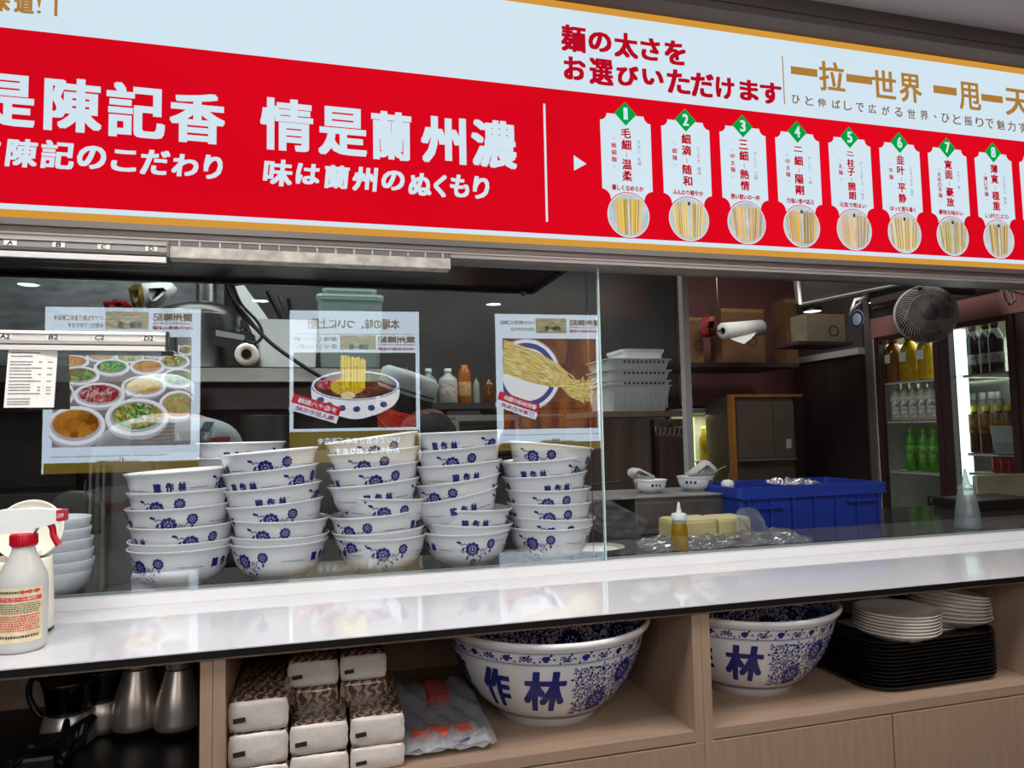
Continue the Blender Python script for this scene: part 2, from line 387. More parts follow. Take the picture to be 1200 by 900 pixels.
# ================================================================== THE MENU SIGN
WH = emi('sign_white', (210, 229, 240), 1, .02, 2.2); RD = emi('sign_red', (222, 8, 30), .97, .12, 1.4)
GD = emi('sign_gold_frame', (222, 158, 62), .9); GR = emi('sign_green', (4, 160, 66), 1); GT = emi('sign_gold_text', (172, 124, 56), 1)
CR = emi('sign_crimson_text', (184, 12, 36), 1); BR = emi('sign_brown_text', (128, 98, 78), 1); GY = emi('sign_grey_text', (120, 100, 110), 1)
SY = -.04
sign = thing('menu_sign', 'long backlit red and white signboard with Chinese and Japanese lettering above the window', 'sign', (0, SY, 1.9))
def sp(x, y):
    p = at(x, y, Y=SY); return p.x, p.z
def sfn(lift0):
    return lambda u, v, l: Vector((u, -(lift0+l), v-1.9))
MB().box(-2.5, .0, -.005, 3.5, .05, .533).build('light_box', alu_d, sign)
def rect(mb, x0, z0, x1, z1, lift, mi=0):
    f = sfn(lift); mb.add([f(x0, z0, 0), f(x1, z0, 0), f(x1, z1, 0), f(x0, z1, 0)], [(0, 1, 2, 3)], mi); return mb
rect(MB(), -2.5, 1.905, 3.5, 2.422, .001).build('white_face', WH, sign)
rect(MB(), -2.5, 1.9185, 3.5, 2.2375, .0015).build('red_band', RD, sign)
MB().box(-2.5, -.008, -.006, 3.5, 0, .0065).box(-2.5, -.008, .522, 3.5, 0, .5335).build('frame', GD, sign)
def char(c, x0, y0, x1, y1, m, bold=0, lift=.0025, name='character', lean=0):
    xm = (x0+x1)/2; ym = (y0+y1)/2
    u0 = sp(x0, ym)[0]; u1 = sp(x1, ym)[0]; v0 = sp(xm, y1)[1]; v1 = sp(xm, y0)[1]
    mb = MB(); text_on(mb, c, u0, v0, u1, v1, sfn(lift), bold, lean=lean)
    return mb.build(name, m, sign)
for c, *b in (('是', -24, 87, 42, 150), ('陳', 52, 92, 120, 156), ('記', 125, 98, 194, 163), ('香', 199, 109, 264, 169), ('情', 305, 116, 367, 178),
              ('是', 373, 126, 430, 184), ('蘭', 435, 131, 482, 189), ('州', 493, 137, 546, 193), ('濃', 552, 141, 605, 198)):
    char(c, *b, WH, .0036)
for c, *b in (('は', -30, 160, 2, 191), ('陳', 8, 163, 45, 197), ('記', 48, 165, 88, 199), ('の', 91, 171, 125, 199), ('こ', 131, 176, 161, 202), ('だ', 165, 176, 199, 206), ('わ', 202, 181, 233, 208), ('り', 239, 182, 261, 211),
              ('味', 309, 187, 343, 219), ('は', 347, 192, 375, 217), ('蘭', 380, 194, 409, 222), ('州', 413, 196, 442, 225), ('の', 447, 200, 474, 224), ('ぬ', 479, 203, 506, 230), ('く', 508, 205, 523, 232), ('も', 527, 205, 550, 232), ('り', 554, 207, 573, 234)):
    char(c, *b, WH, .0020, lean=.004)
for c, *b in (('麺', 657, 30, 686, 62), ('の', 689, 38, 716, 62), ('太', 719, 39, 747, 69), ('さ', 750, 45, 773, 72), ('を', 778, 48, 803, 77),
              ('お', 660, 67, 686, 95), ('選', 690, 69, 718, 101), ('び', 722, 77, 748, 102), ('い', 752, 82, 777, 101), ('た', 781, 82, 808, 111), ('だ', 809, 86, 836, 115), ('け', 838, 91, 860, 117), ('ま', 866, 94, 888, 119), ('す', 890, 97, 915, 123)):
    char(c, *b, CR, .0026)
for c, *b in (('味', -18, -10, 13, 14), ('道', 17, -8, 41, 17), ('!', 44, -6, 49, 17), ('一', 926, 80, 957, 89), ('拉', 959, 73, 989, 108), ('一', 991, 89, 1021, 98), ('世', 1021, 83, 1049, 116), ('界', 1053, 87, 1079, 121), ('一', 1093, 102, 1120, 111), ('甩', 1123, 97, 1148, 130), ('一', 1149, 112, 1174, 120), ('天', 1177, 105, 1207, 137)):
    char(c, *b, GT, .0017 if c not in '一!' else 0)
mb = MB()
for c, zx in zip('ひと伸ばしで広がる世界、ひと振りで魅力す', (90, 155, 215, 285, 342, 400, 460, 525, 587, 650, 712, 765, 815, 870, 925, 980, 1028, 1083, 1135, 1188)):
    x = 910+zx/4.138; y = 50+(275+(zx-90)*.1248)/4.138; h_ = 4.6 if c != '、' else 1.6
    u0, v = sp(x-h_, y); u1, _v = sp(x+h_, y); dv = abs(u1-u0)*.5
    text_on(mb, c, u0, v-dv, u1, v+dv, sfn(.0025), .0004)
o = mb.build('slogan_line', BR, sign)
u, v = sp(916, 66); u2, v2 = sp(919, 123)
rect(MB(), u-.0014, v2, u+.0014, v, .0025).build('divider_line', GT, sign)
u, v = sp(66.5, -6); u2, v2 = sp(66.5, 20)
rect(MB(), u-.0026, v2, u+.0026, 2.415, .0025).build('divider_line', GT, sign)
rect(MB(), .4605, 1.944, .4655, 2.202, .0025).build('divider_line', WH, sign)
f = sfn(.0025)
MB().add([f(.527, 2.060, 0), f(.556, 2.077, 0), f(.527, 2.094, 0)], [(0, 1, 2)]).build('arrow', WH, sign)
cards = [('毛細｜温柔', '極細麺', 'マオシ', '毛細', '優しくなめらか'), ('細滴｜随和', '細麺', 'シーティ', '細滴', 'ふんわり軽やか'), ('三細｜熱情', '中太麺', 'サンシー', '三細', '熱い想いの一杯'),
         ('二細｜陽剛', '中太麺', 'アーシー', '二細', '力強い食べ応え'), ('二柱子｜開朗', '太麺', 'アージューズ', '二柱子', '元気で明るい'), ('韭叶｜平静', '平麺', 'ジューイエ', '韭叶', 'ほっと落ち着く'),
         ('寛面｜豪放', '太めの平麺', 'クワン', '寛', '豪快な味わい'), ('薄寛｜穏重', '薄い平麺', 'バオクワン', '薄寛', 'しっかりとしたコシ'), None]
def cardpoly():
    P = []
    def arc(cx, cz, r, a0, a1, n=7):
        for i in range(n): a = math.radians(a0+(a1-a0)*i/(n-1)); P.append((cx+r*math.cos(a), cz+r*math.sin(a)))
    P.append((-.044, 2.196)); arc(-.0605, 2.196, .016, 0, -90)
    P.append((-.0595, 2.026)); arc(-.062, 2.004, .022, 86, 0); P.append((-.036, 1.985)); P.append((.036, 1.985))
    arc(.062, 2.004, .022, 180, 94); arc(.0605, 2.196, .016, 270, 180)
    return P
nood = [(214, 176, 78), (226, 190, 90), (222, 178, 92), (212, 160, 40), (214, 176, 124), (220, 188, 120), (204, 170, 60), (212, 176, 110)]
def vtext(mb, s, cx, z1, ch, pitch, lift, bold, gapch='｜'):
    z = z1
    for c in s:
        if c == gapch:
            z -= pitch*.12; mb.add([sfn(lift)(cx-.0007, z-pitch*.42, 0), sfn(lift)(cx+.0007, z-pitch*.42, 0), sfn(lift)(cx+.0007, z, 0), sfn(lift)(cx-.0007, z, 0)], [(0, 1, 2, 3)]); z -= pitch*.55; continue
        hh = ch*.5; a = ch*(.22 if c in '一二三ー' else 1)
        if c == 'ー': text_on(mb, '｜', cx-ch*.06, z-ch, cx+ch*.06, z, sfn(lift), 0)
        elif c in '一二': text_on(mb, c, cx-hh, z-ch*(.7 if c == '二' else .58), cx+hh, z-ch*(.15 if c == '二' else .45), sfn(lift), bold if c != '一' else 0)
        elif c in '()': text_on(mb, '︿' if False else ('へ'), cx-hh*.6, z-ch*.75, cx+hh*.6, z-ch*.35, (lambda f0, zz: (lambda u, v, l: f0(u, v if zz[0] == '(' else 2*zz[1]-v, l)))(sfn(lift), (c, z-ch*.55)), 0)
        else: text_on(mb, c, cx-hh, z-ch, cx+hh, z, sfn(lift), bold)
        z -= pitch
for i, cd in enumerate(cards):
    cx = .651+.1471*i
    def cf(l0, cx=cx): return lambda u, v, l: Vector((u+cx, -(l0+l), v-1.9))
    g = cf(.0022); P = cardpoly()
    # outline split in convex-ish strips: left half / right half share mirrored rings
    card = MB(); n = len(P)
    half = n//2
    for k in range(half-1):
        a, b = P[k], P[k+1]; c, d = P[n-2-k], P[n-1-k]
        card.add([g(a[0], a[1], 0), g(b[0], b[1], 0), g(c[0], c[1], 0), g(d[0], d[1], 0)], [(0, 1, 2, 3)])
    card = card.build('noodle_card', WH, sign)
    h = cf(.0032)
    MB().add([h(0, 2.225, 0), h(.0265, 2.198, 0), h(0, 2.171, 0), h(-.0265, 2.198, 0)], [(0, 1, 2, 3)]).build('number_diamond', GR, card)
    if cd:
        mb = MB(); text_on(mb, str(i+1), -.0075 if i else -.005, 2.184, .0075 if i else .005, 2.212, cf(.0042), .0011)
        mb.build('number', WH, card)
        mb = MB(); L = len(cd[0].replace('｜', ''))
        pit = .0265 if L == 4 else .0218; ch = .0235 if L == 4 else .0205
        vtext(mb, cd[0], cx, 2.166, ch, pit, .0030, .0008); mb.build('title_lettering', CR, card)
        mb = MB(); vtext(mb, '('+cd[1]+')', cx-.0300, 2.146, .0118, .0158 if len(cd[1]) < 4 else .0135, .0030, .0002); mb.build('side_lettering', CR, card)
        mb = MB(); vtext(mb, cd[2], cx+.0300, 2.139, .0082, .0098, .0030, 0); vtext(mb, cd[3], cx+.0300, 2.139-.0098*len(cd[2])-.008, .0085, .0098, .0030, 0); mb.build('reading_lettering', GY, card)
        mb = MB(); text_on(mb, cd[4], -.038, 2.0235, .038, 2.0365, cf(.0030), .0004); mb.build('caption_lettering', CR, card)
    R0 = .050
    ring = MB()
    def disc(r, l, m, nm, n=36):
        q = cf(l); return MB().add([q(r*math.cos(2*PI*k/n), 1.969+r*1.0*math.sin(2*PI*k/n), 0) for k in range(n)], [tuple(range(n))]).build(nm, m, card)
    disc(R0+.002, .0034, RD, 'photo_rim'); disc(R0, .0038, WH, 'photo_rim'); disc(R0-.002, .0042, emi('photo_backdrop', (196, 206, 210), .95, .2, 25), 'photo')
    # hanging noodles in the photograph
    q = cf(.0048); nc = nood[i % 8]; mb = MB(); rr = R0-.0035
    tall = 20 if i in (4, 5, 7) else 26
    hw2 = .040 if i != 7 else .030
    for k in range(tall):
        x = -hw2+2*hw2*k/(tall-1)+random.uniform(-.0006, .0006)
        if i == 0: x = x*.75
        gap = abs(x) < .0022 and i != 5
        if gap: continue
        zt = min(math.sqrt(max(rr*rr-x*x, 0)), .036+random.uniform(-.002, .003)); zb = -math.sqrt(max(rr*rr-(x*.85)**2, 0))*random.uniform(.86, 1)
        wd = .0011 if i not in (4, 5, 7) else .0015
        sway = random.uniform(-.002, .002)
        x2 = x*.82+sway; mi = random.randrange(3)
        mb.add([q(x-wd, zt+1.969, k*1e-5), q(x+wd, zt+1.969, k*1e-5), q(x2+wd, zb+1.969, k*1e-5), q(x2-wd, zb+1.969, k*1e-5)], [(0, 1, 2, 3)], mi)
    mb.build('noodle_strands', [emi('noodle_print_%d_a' % i, nc, .95), emi('noodle_print_%d_b' % i, tuple(int(c*.82) for c in nc), .9), emi('noodle_print_%d_c' % i, tuple(min(255, int(c*1.1)) for c in nc), 1)], card)
    if i in (1, 3, 4, 5, 6, 7):
        MB().box(-.003+cx, -.0056, .100, .003+cx, -.0054, .108).build('chopstick_tip', ink, card)
# ================================================================== order rails on the frame
def rail(zt, zb, zs0, zs1, words, xs, label, dark_ends):
    t = thing('ticket_rail', label, 'rail', (-.273, -.05, zb)); zb0 = zb
    x0 = -1.1; W0 = .273
    prof = [(0, 0), (-.014, .002), (-.016, (zt-zb)*.3), (-.012, (zt-zb)*.36), (-.012, (zt-zb)*.74), (-.016, (zt-zb)*.8), (-.014, zt-zb), (0, zt-zb)]
    MB().prism([(a, b) for a, b in prof], x0+W0, 0, lambda u, v, d: Vector((d, u+.016, v))).build('rail_body', alu if dark_ends == 0 else alu_w, t)
    MB().box(x0+W0, .004, zs0-zb, -.002, .012, zs1-zb).build('lower_lip', alu_w, t)
    MB().box(0, -.001, -.001, .004, .016, zt-zb+.001).build('end_cap', alu_d if not dark_ends else blackp, t)
    for wd, xp in zip(words, xs):
        c = at(xp, 290 if zt > 1.8 else 398, Y=-.05); X = c.x+.273
        s = MB().box(X-.010, -.0008+.0035, (zt-zb)*.37, X+.010, .0035, (zt-zb)*.73).build('sticker', paper, t)
        mb = MB(); hgt = (zt-zb)*.22; wdt = .0075 if len(wd) > 1 else .0042
        text_on(mb, wd, X-wdt, (zt-zb)*.55-hgt*.7, X+wdt, (zt-zb)*.55+hgt*.7, lambda u, v, l: Vector((u, .0024-l, v)), .00025, lean=.001)
        mb.build('lettering', ink, s)
    return t
rail(1.8585, 1.834, 1.8235, 1.8335, ['A', 'B', 'C', 'D'], [11, 68, 121, 177], 'grey aluminium ticket rail under the sign with stickers A B C D', 0)
rail(1.6935, 1.6690, 1.6600, 1.6685, ['A2', 'B2', 'C2', 'D2'], [5, 62, 116, 174], 'pale ticket rail across the glass with stickers A2 B2 C2 D2', 1)
# receipt hanging from the lower rail
rc = thing('receipt', 'printed paper order slip hanging under the A2 B2 rail', 'receipt', (-.488, -.036, 1.664))
n = 10; vs = []; fs = []
for j in range(n+1):
    z = -.105*j/n; yy = -.004*math.sin(j/n*2.4)-.010*(j/n)**2
    for i in range(7):
        x = -.037+.074*i/6; vs.append((x, yy-.003*math.sin(i/6*PI)+(.006*(i/6-.5) if j else 0), z))
for j in range(n):
    for i in range(6): a = j*7+i; fs.append((a, a+7, a+8, a+1))
MB().add(vs, fs, 0, True).build('slip', paper, rc)
mb = MB()
def rfn(u, v):
    j = -v/.105; x = u; i = (x+.037)/.074
    return Vector((u, -.004*math.sin(j*2.4)-.010*j*j-.003*math.sin(i*PI)+.006*(i-.5)-.0006, v))
random.seed(3)
for r_, z in enumerate([-.010, -.016, -.026, -.031, -.037, -.042, -.048, -.054, -.060, -.066, -.071, -.076, -.082, -.091, -.096, -.1]):
    u = -.032; end = .0 if r_ % 4 else .01
    while u < end:
        L = random.uniform(.0012, .0026); h_ = .0024
        mb.add([rfn(u, z), rfn(u+L, z), rfn(u+L, z+h_*random.uniform(.5, 1)), rfn(u, z+h_)], [(0, 1, 2, 3)]); u += L+.0008
    if r_ in (2, 4, 6, 8, 10, 11, 12):
        for u in (.011, .0135, .024, .0265, .029):
            mb.add([rfn(u, z), rfn(u+.0016, z), rfn(u+.0016, z+.0022), rfn(u, z+.0022)], [(0, 1, 2, 3)])
mb.build('print', mat('faded_print', (90, 88, 90), .8), rc)['kind'] = 'stuff'

# ================================================================== SOUP BOWLS
BOWL = [(.0, .0045), (.046, .0045), (.047, .0), (.051, .0), (.053, .005), (.062, .0085), (.074, .017), (.083, .029), (.0885, .042), (.0915, .055), (.0935, .065), (.0970, .0705), (.0995, .0735), (.0998, .0750), (.0985, .0762),
        (.0955, .0752), (.0922, .0715), (.0900, .065), (.0865, .052), (.082, .038), (.074, .026), (.062, .0165), (.045, .0115), (.0, .0105)]
def prof_r(P, z, outer=True):
    Q = P[3:12]
    for a, b in zip(Q, Q[1:]):
        if a[1] <= z <= b[1]: return a[0]+(b[0]-a[0])*(z-a[1])/(b[1]-a[1])
    return Q[-1][0]
def bowl_fn(P, R, lift=.0007):
    def f(u, v, l):
        a = u/R; v = max(P[3][1]+.002, v); r = prof_r(P, v)+lift+l
        return Vector((r*math.sin(a), -r*math.cos(a), v))
    return f
bf = bowl_fn(BOWL, .092)
def soup_pattern():
    mb = MB(); polys = []
    for k in range(2):
        u = k*.289
        for i, c in enumerate('陳作林'): text_on(mb, c, u+.0225*i, .0375, u+.0225*i+.0152, .0560, bf, .0011, eps=.00002, grid=4)
        text_on(mb, '®', u+.0620, .0515, u+.0652, .0547, bf)
        ribbon([(u+.068+.007*i, .0425) for i in range(6)], .0009, .0009, polys)
        spray(u+.146, .0440, .0275, polys)
        ribbon([(u+.222+.012*i+.002, .0440-.0005*i) for i in range(5)], .0009, .0009, polys)
        peony((u+.150, .0140), .009, polys); petal((u+.162, .016), .4, .010, .005, polys)
    add_polys(mb, [[p for p in P] for P in polys], bf); return mb
def make_soup_bowl():
    t = thing('soup_bowl', 'x', 'bowl', (0, 0, 0), 'blue and white soup bowls stacked behind the glass')
    MB().lathe(BOWL, 40).build('bowl_body', porc, t)
    soup_pattern().build('painted_decoration', blue, t)
    return t
proto = make_soup_bowl(); used = [False]
def inner_band(parent):
    """printed band on the inside wall: lattice blocks and a little skyline"""
    polys = []; R = .084
    def fi(u, v, l):
        a = u/R; r = {0: 0}.get(1, None) or (.0845+(v-.046)*.26)-.0009-l
        return Vector((r*math.sin(a), -r*math.cos(a), v))
    L = 2*PI*R
    for k in range(4):
        u0 = k*L/4
        for i in range(6):
            for j in range(4):
                c = (u0+.003+.0042*i, .050+.0042*j); petal((c[0]-.0018, c[1]), .8 if (i+j) % 2 else -.8, .0042, .0024, polys)
        n = 14; top = [(u0+.036+i*.0042, .0525+(.009 if i in (6, 9) else .005 if i in (5, 7, 8, 10) else .0015+.0015*(i % 2))) for i in range(n)]
        for a, b in zip(top, top[1:]): polys.append([(a[0], .0505), (a[0]+.0036, .0505), (a[0]+.0036, a[1]), (a[0], a[1])])
    ribbon([(i*L/60, .0468) for i in range(61)], .0006, .0006, polys)
    mb = MB(); add_polys(mb, polys, fi)
    for k in range(4): text_on(mb, '陳作林', (k+.86)*L/4-.012, .0535, (k+.86)*L/4+.016, .0625, fi, .0004)
    return mb.build('inner_band', blue, parent)
ORD = ['topmost', 'second from the top', 'third from the top', 'fourth from the top', 'fifth from the top', 'sixth from the top', 'seventh from the top', 'bottom']
def stack(cx, rims, name, Y=.118, rots=None, shifts=None, top_open=False, exp=-.045):
    """rims: (y_left, y_right) in photo pixels from bottom to top"""
    n = len(rims); k0 = None
    ppm = 575*(1.57+.26*0)/1.57
    for i, (yl, yr) in enumerate(rims):
        ym = (yl+yr)/2; sh = (shifts or [0]*n)[i]
        c = at(cx+sh, ym, Y=Y)
        half = 57.0
        ex = (445-ym)/(3697-cx)*-1
        sl = (yr-yl)/(2*half)*1.0; tilt = -(sl-(-ex))
        o = proto if not used[0] else copy_tree(proto); used[0] = True
        z = c.z-.0745
        if i == 0: z = 1.2125; tilt = 0
        o.location = (c.x+math.sin(tilt)*.07*-1, Y, z); 
        r = rots[i]*2*PI/2 if rots else random.uniform(0, 6.28)
        o.rotation_euler = Matrix.Rotation(tilt, 3, 'Y').to_euler()
        o.rotation_euler = (Matrix.Rotation(-tilt, 3, 'Y') @ Matrix.Rotation(r, 3, 'Z')).to_euler()
        q = ORD[n-1-i] if i else ORD[7]
        o['label'] = '%s blue and white soup bowl in the %s' % (q, name)
        if i == n-1 and top_open: inner_band(o)
    return o
def zl(o, s, *ys): return [(o+a/s, o+b/s) for a, b in ys]
PH = lambda u: -u/.092/PI   # put ornament coordinate u at the front
fr = {'t': PH(.030), 'tL': PH(.082), 'tR': PH(-.006), 's': PH(.150), 'sl': PH(.115), 'sr': PH(.125), 'f': PH(.175), 'g': PH(.215)}
stack(213, zl(480, 3.4615, (601, 573), (531, 513), (470, 450), (400, 372), (335, 312), (262, 232)), 'leftmost stack', rots=[fr['g'], fr['tL'], fr['sl'], fr['s'], fr['f'], fr['t']], shifts=[0, 0, 1, 0, 1, 0])
stack(327, zl(480, 3.4615, (583, 550), (508, 493), (442, 432), (392, 348), (328, 285), (262, 215), (188, 150)), 'second stack from the left', rots=[fr['g'], fr['tL'], fr['f'], fr['s'], fr['t'], fr['tL'], fr['s']], shifts=[0, 0, 0, 1, -1, -3, -5], top_open=True)
stack(447, zl(480, 4.0909, (650, 622), (588, 545), (514, 462), (408, 420), (372, 315), (292, 240), (218, 172), (165, 100)), 'middle stack', rots=[fr['s'], fr['g'], fr['g'], fr['s'], fr['t'], fr['s'], fr['f'], fr['s']], shifts=[0, 0, -1, -3, -2, -3, -3, -2])
stack(546, zl(480, 4.0909, (622, 600), (540, 535), (468, 465), (447, 347), (365, 292), (275, 232), (205, 158), (118, 98)), 'fourth stack from the left', rots=[fr['s'], fr['t'], fr['t'], fr['t'], fr['g'], fr['t'], fr['f'], fr['tL']], shifts=[0, 0, -1, -1, -3, -5, -5, -6])
stack(644, zl(480, 4.0909, (590, 572), (512, 508), (448, 430), (385, 365), (328, 283), (256, 216), (150, 190)), 'stack nearest the glass joint', rots=[fr['g'], fr['f'], fr['f'], fr['f'], fr['t'], fr['tL'], fr['g']], shifts=[0, 0, -1, -2, -2, -4, -6], top_open=False)
# one more bowl high at the back between the two left stacks, on its own hidden stack
nR = 7
for i in range(nR):
    o = copy_tree(proto); c = at(283, 540, Y=.33)
    o.location = (c.x, .33, 1.2125+.0335*i); o.rotation_euler = (0, 0, 3.1+i if i < nR-1 else PH(.02)*PI-.1)
    o['label'] = 'soup bowl peeking out on top of the rear stack behind the second stack' if i == nR-1 else '%s soup bowl of the rear stack hidden behind the second stack' % (['lowest', 'second lowest', 'third lowest', 'fourth lowest', 'fifth lowest', 'sixth lowest'][i])
# saucer at the foot of the leftmost stack
sc_ = thing('saucer', 'small white saucer half under the leftmost bowl stack', 'plate', (at(168, 683, Y=.17).x+.045, .21, 1.2125))
MB().lathe([(0, .003), (.035, .003), (.036, 0), (.042, 0), (.055, .006), (.073, .013), (.074, .015), (.072, .0155), (.052, .009), (.0, .006)], 36).build('saucer_body', porc, sc_)
# plain small bowls behind the glass at the left
PB = [(0, .003), (.024, .003), (.025, 0), (.03, 0), (.045, .006), (.056, .018), (.0615, .034), (.063, .044), (.0622, .0452), (.060, .043), (.0565, .030), (.045, .014), (.02, .008), (0, .0075)]
for i, (yy, sx) in enumerate(((700, 0), (685, 3), (670, 2), (655, 1), (643, -1), (634, -2))):
    base = at(62+sx*1.0, 700, Y=.075)
    o = thing('rice_bowl', '%s plain white bowl in the stack behind the spray bottle' % (['bottom', 'second from the bottom', 'third from the bottom', 'fourth from the bottom', 'fifth from the bottom', 'topmost'][i]), 'bowl', (base.x-.003, .085, 1.2125+.0198*i), 'plain white bowls at the left')
    MB().lathe(PB, 36).build('bowl_body', mat('cool_white_porcelain', (205, 210, 216), .2), o)

# ================================================================== BIG DISPLAY BOWLS
BIG = [(0, .004), (.088, .004), (.090, 0), (.097, 0), (.099, .012), (.112, .020), (.140, .045), (.160, .075), (.174, .105), (.183, .130), (.189, .150), (.194, .160), (.2, .166), (.2015, .171), (.199, .1755), (.194, .175), (.188, .170),
       (.182, .150), (.170, .112), (.152, .075), (.125, .042), (.09, .022), (0, .016)]
def bigr(z):
    Q = BIG[3:13]
    for a, b in zip(Q, Q[1:]):
        if a[1] <= z <= b[1]: return a[0]+(b[0]-a[0])*(z-a[1])/(b[1]-a[1])
    return .19
def bigf(u, v, l):
    a = u/.175; r = bigr(v)+.0009+l; return Vector((r*math.sin(a), -r*math.cos(a), v))
def bigin(u, v, l):
    Q = BIG[16:]; a = u/.14
    r = None
    for p, q in zip(Q, Q[1:]):
        if q[1] <= v <= p[1]: r = q[0]+(p[0]-q[0])*(v-q[1])/max(p[1]-q[1], 1e-6); break
    r = (r if r is not None else .1)-.001-l; return Vector((r*math.sin(a), -r*math.cos(a), v))
def dense(u0, u1, v0, v1, seed, scale=1.0, big=()):
    rnd = random.Random(seed); polys = []; taken = []
    for c, r in big:
        peony(c, r, polys, rnd.random()); taken.append((c, r*1.08))
        for i in range(18): petal((c[0]+r*.86*math.cos(i*.349), c[1]+r*.86*math.sin(i*.349)), i*.349, r*.3, r*.26, polys)
    tries = 0
    while tries < 2600*(u1-u0)/.15:
        tries += 1
        r = rnd.choice((.009, .0065, .0045, .0032))*scale; c = (rnd.uniform(u0, u1), rnd.uniform(v0+r, v1-r))
        if any(math.hypot(c[0]-d[0], c[1]-d[1]) < (r+q)*.88 for d, q in taken): continue
        taken.append((c, r)); a = rnd.uniform(0, 6.28)
        if r > .0075*scale and rnd.random() < .4: peony(c, r, polys, a)
        elif r > .004*scale:
            curl(c, r*.85, a, .9, r*.28, polys, rnd.choice((1, -1)))
            for k in range(3): petal((c[0]+r*.5*math.cos(a+k*2.1), c[1]+r*.5*math.sin(a+k*2.1)), a+k*2.1+.5, r*1.05, r*.72, polys)
        else:
            for k in range(3): petal(c, a+k*2.1, r*1.35, r*.8, polys)
    return polys
def big_bowl(label, loc, rz):
    t = thing('display_bowl', label, 'bowl', loc, 'big blue and white display bowls on the shelf', rz)
    MB().lathe(BIG, 72).build('bowl_body', porc, t)
    polys = []; L = 2*PI*.175
    n = 34
    for k in range(n):
        for q in range(5):
            uu = k*L/n+(q+.5)*L/n/5; vv = .1475+.005*math.sin(uu*190); petal((uu, vv), .8+q*1.3, .0055, .0032, polys); blob((uu, vv+.0035*(1 if q % 2 else -1)), .0010, polys, 6)
        u = k*L/n; hd = 1 if k % 2 else -1
        if k % 2 == 0:
            for i in range(7): petal((u, .1475-.001), .2+i*.457, .0075, .0042, polys)
            for i in range(5): petal((u, .1465), 3.4+i*.5, .0055, .003, polys)
        else:
            curl((u-.006, .148), .005, 0, 1, .0016, polys, 1); curl((u+.006, .146), .005, PI, 1, .0016, polys, 1)
            for a in (.6, 2.4, 3.8, 5.5): petal((u, .147), a, .007, .003, polys)
    for v, wd in ((.1575, .0011), (.1375, .0012), (.1350, .0006), (.0245, .0014), (.0215, .0008), (.0185, .0016)):
        ribbon([(i*L/90, v) for i in range(91)], wd, wd, polys)
    mb = MB(); add_polys(mb, polys, bigf); mb.build('rim_band', blue2, t)
    for c, u, v0, v1, w_ in (('陳', -.205, .050, .128, .062), ('作', -.098, .046, .126, .058), ('林', -.004, .044, .126, .078)):
        mb = MB(); text_on(mb, c, u-w_/2+.0, v0, u+w_/2, v1, bigf, .0030, lean=.010, grid=9); mb.build('painted_character', blue2, t)
    bigp = [((.105, .058), .021), ((.155, .105), .020), ((.21, .055), .02), ((.265, .10), .02)]
    P1 = dense(.048, .30, .030, .132, 5, 1.0, bigp)
    P1 = [p for p in P1 if p[0][0] > .048+(.132-p[0][1])*.02]
    mb = MB(); add_polys(mb, P1, bigf); mb.build('floral_panel', blue2, t)
    Li = 2*PI*.14
    bi = [((Li*k/9, .09+(.03 if k % 2 else -.01)), .022) for k in range(9)]
    P2 = dense(0, Li, .045, .166, 9, 1.25, bi)
    mb = MB(); add_polys(mb, P2, bigin); mb.build('inner_floral_decoration', blue2, t)
    return t
c1 = at(634, 852, Z=ZS)
b1 = big_bowl('huge blue and white bowl on the middle shelf beside the plastic bag', (.407, -.150, ZS), 0.0); b1.scale = (.958, .958, .958)
b2 = big_bowl('huge blue and white bowl on the right shelf beside the black trays', (.8318, -.145, ZS), 0.0); b2.scale = (.912, .912, .93)
b1.rotation_euler.z = -.31; b2.rotation_euler.z = -.57

# ================================================================== PLATES AND TRAYS
TW, TD = .321, .383
def rrect(w_, d_, r, n=5):
    P = []
    for cx, cy, a in ((w_/2-r, d_/2-r, 0), (-w_/2+r, d_/2-r, 90), (-w_/2+r, -d_/2+r, 180), (w_/2-r, -d_/2+r, 270)):
        for i in range(n+1): t_ = math.radians(a+90*i/n); P.append((cx+r*math.cos(t_), cy+r*math.sin(t_)))
    return P
def loft(mb, rings, cap0=True, cap1=True, mi=0, smooth=False):
    n = len(rings[0]); vs = [p for r in rings for p in r]; fs = []
    for j in range(len(rings)-1):
        for i in range(n): fs.append((j*n+i, j*n+(i+1) % n, (j+1)*n+(i+1) % n, (j+1)*n+i))
    if cap0: fs.append(tuple(reversed(range(n))))
    if cap1: fs.append(tuple((len(rings)-1)*n+i for i in range(n)))
    return mb.add(vs, fs, mi, smooth)
def rr3(w_, d_, r, z, n=5): return [(x, y, z) for x, y in rrect(w_, d_, r, n)]
trm = MB(); loft(trm, [rr3(TW-.03, TD-.03, .04, .0), rr3(TW-.012, TD-.012, .05, .003), rr3(TW, TD, .055, .0105), rr3(TW+.002, TD+.002, .056, .0125), rr3(TW-.008, TD-.008, .052, .0125), rr3(TW-.018, TD-.018, .046, .0045)])
trm.v = [(a, b, c*.8) for a, b, c in trm.v]; tr0 = trm.build('serving_tray', mat('black_melamine', (16, 16, 18), .32, 0, .1, 30)); NT = 13
tc_ = (1.1736, -.104)
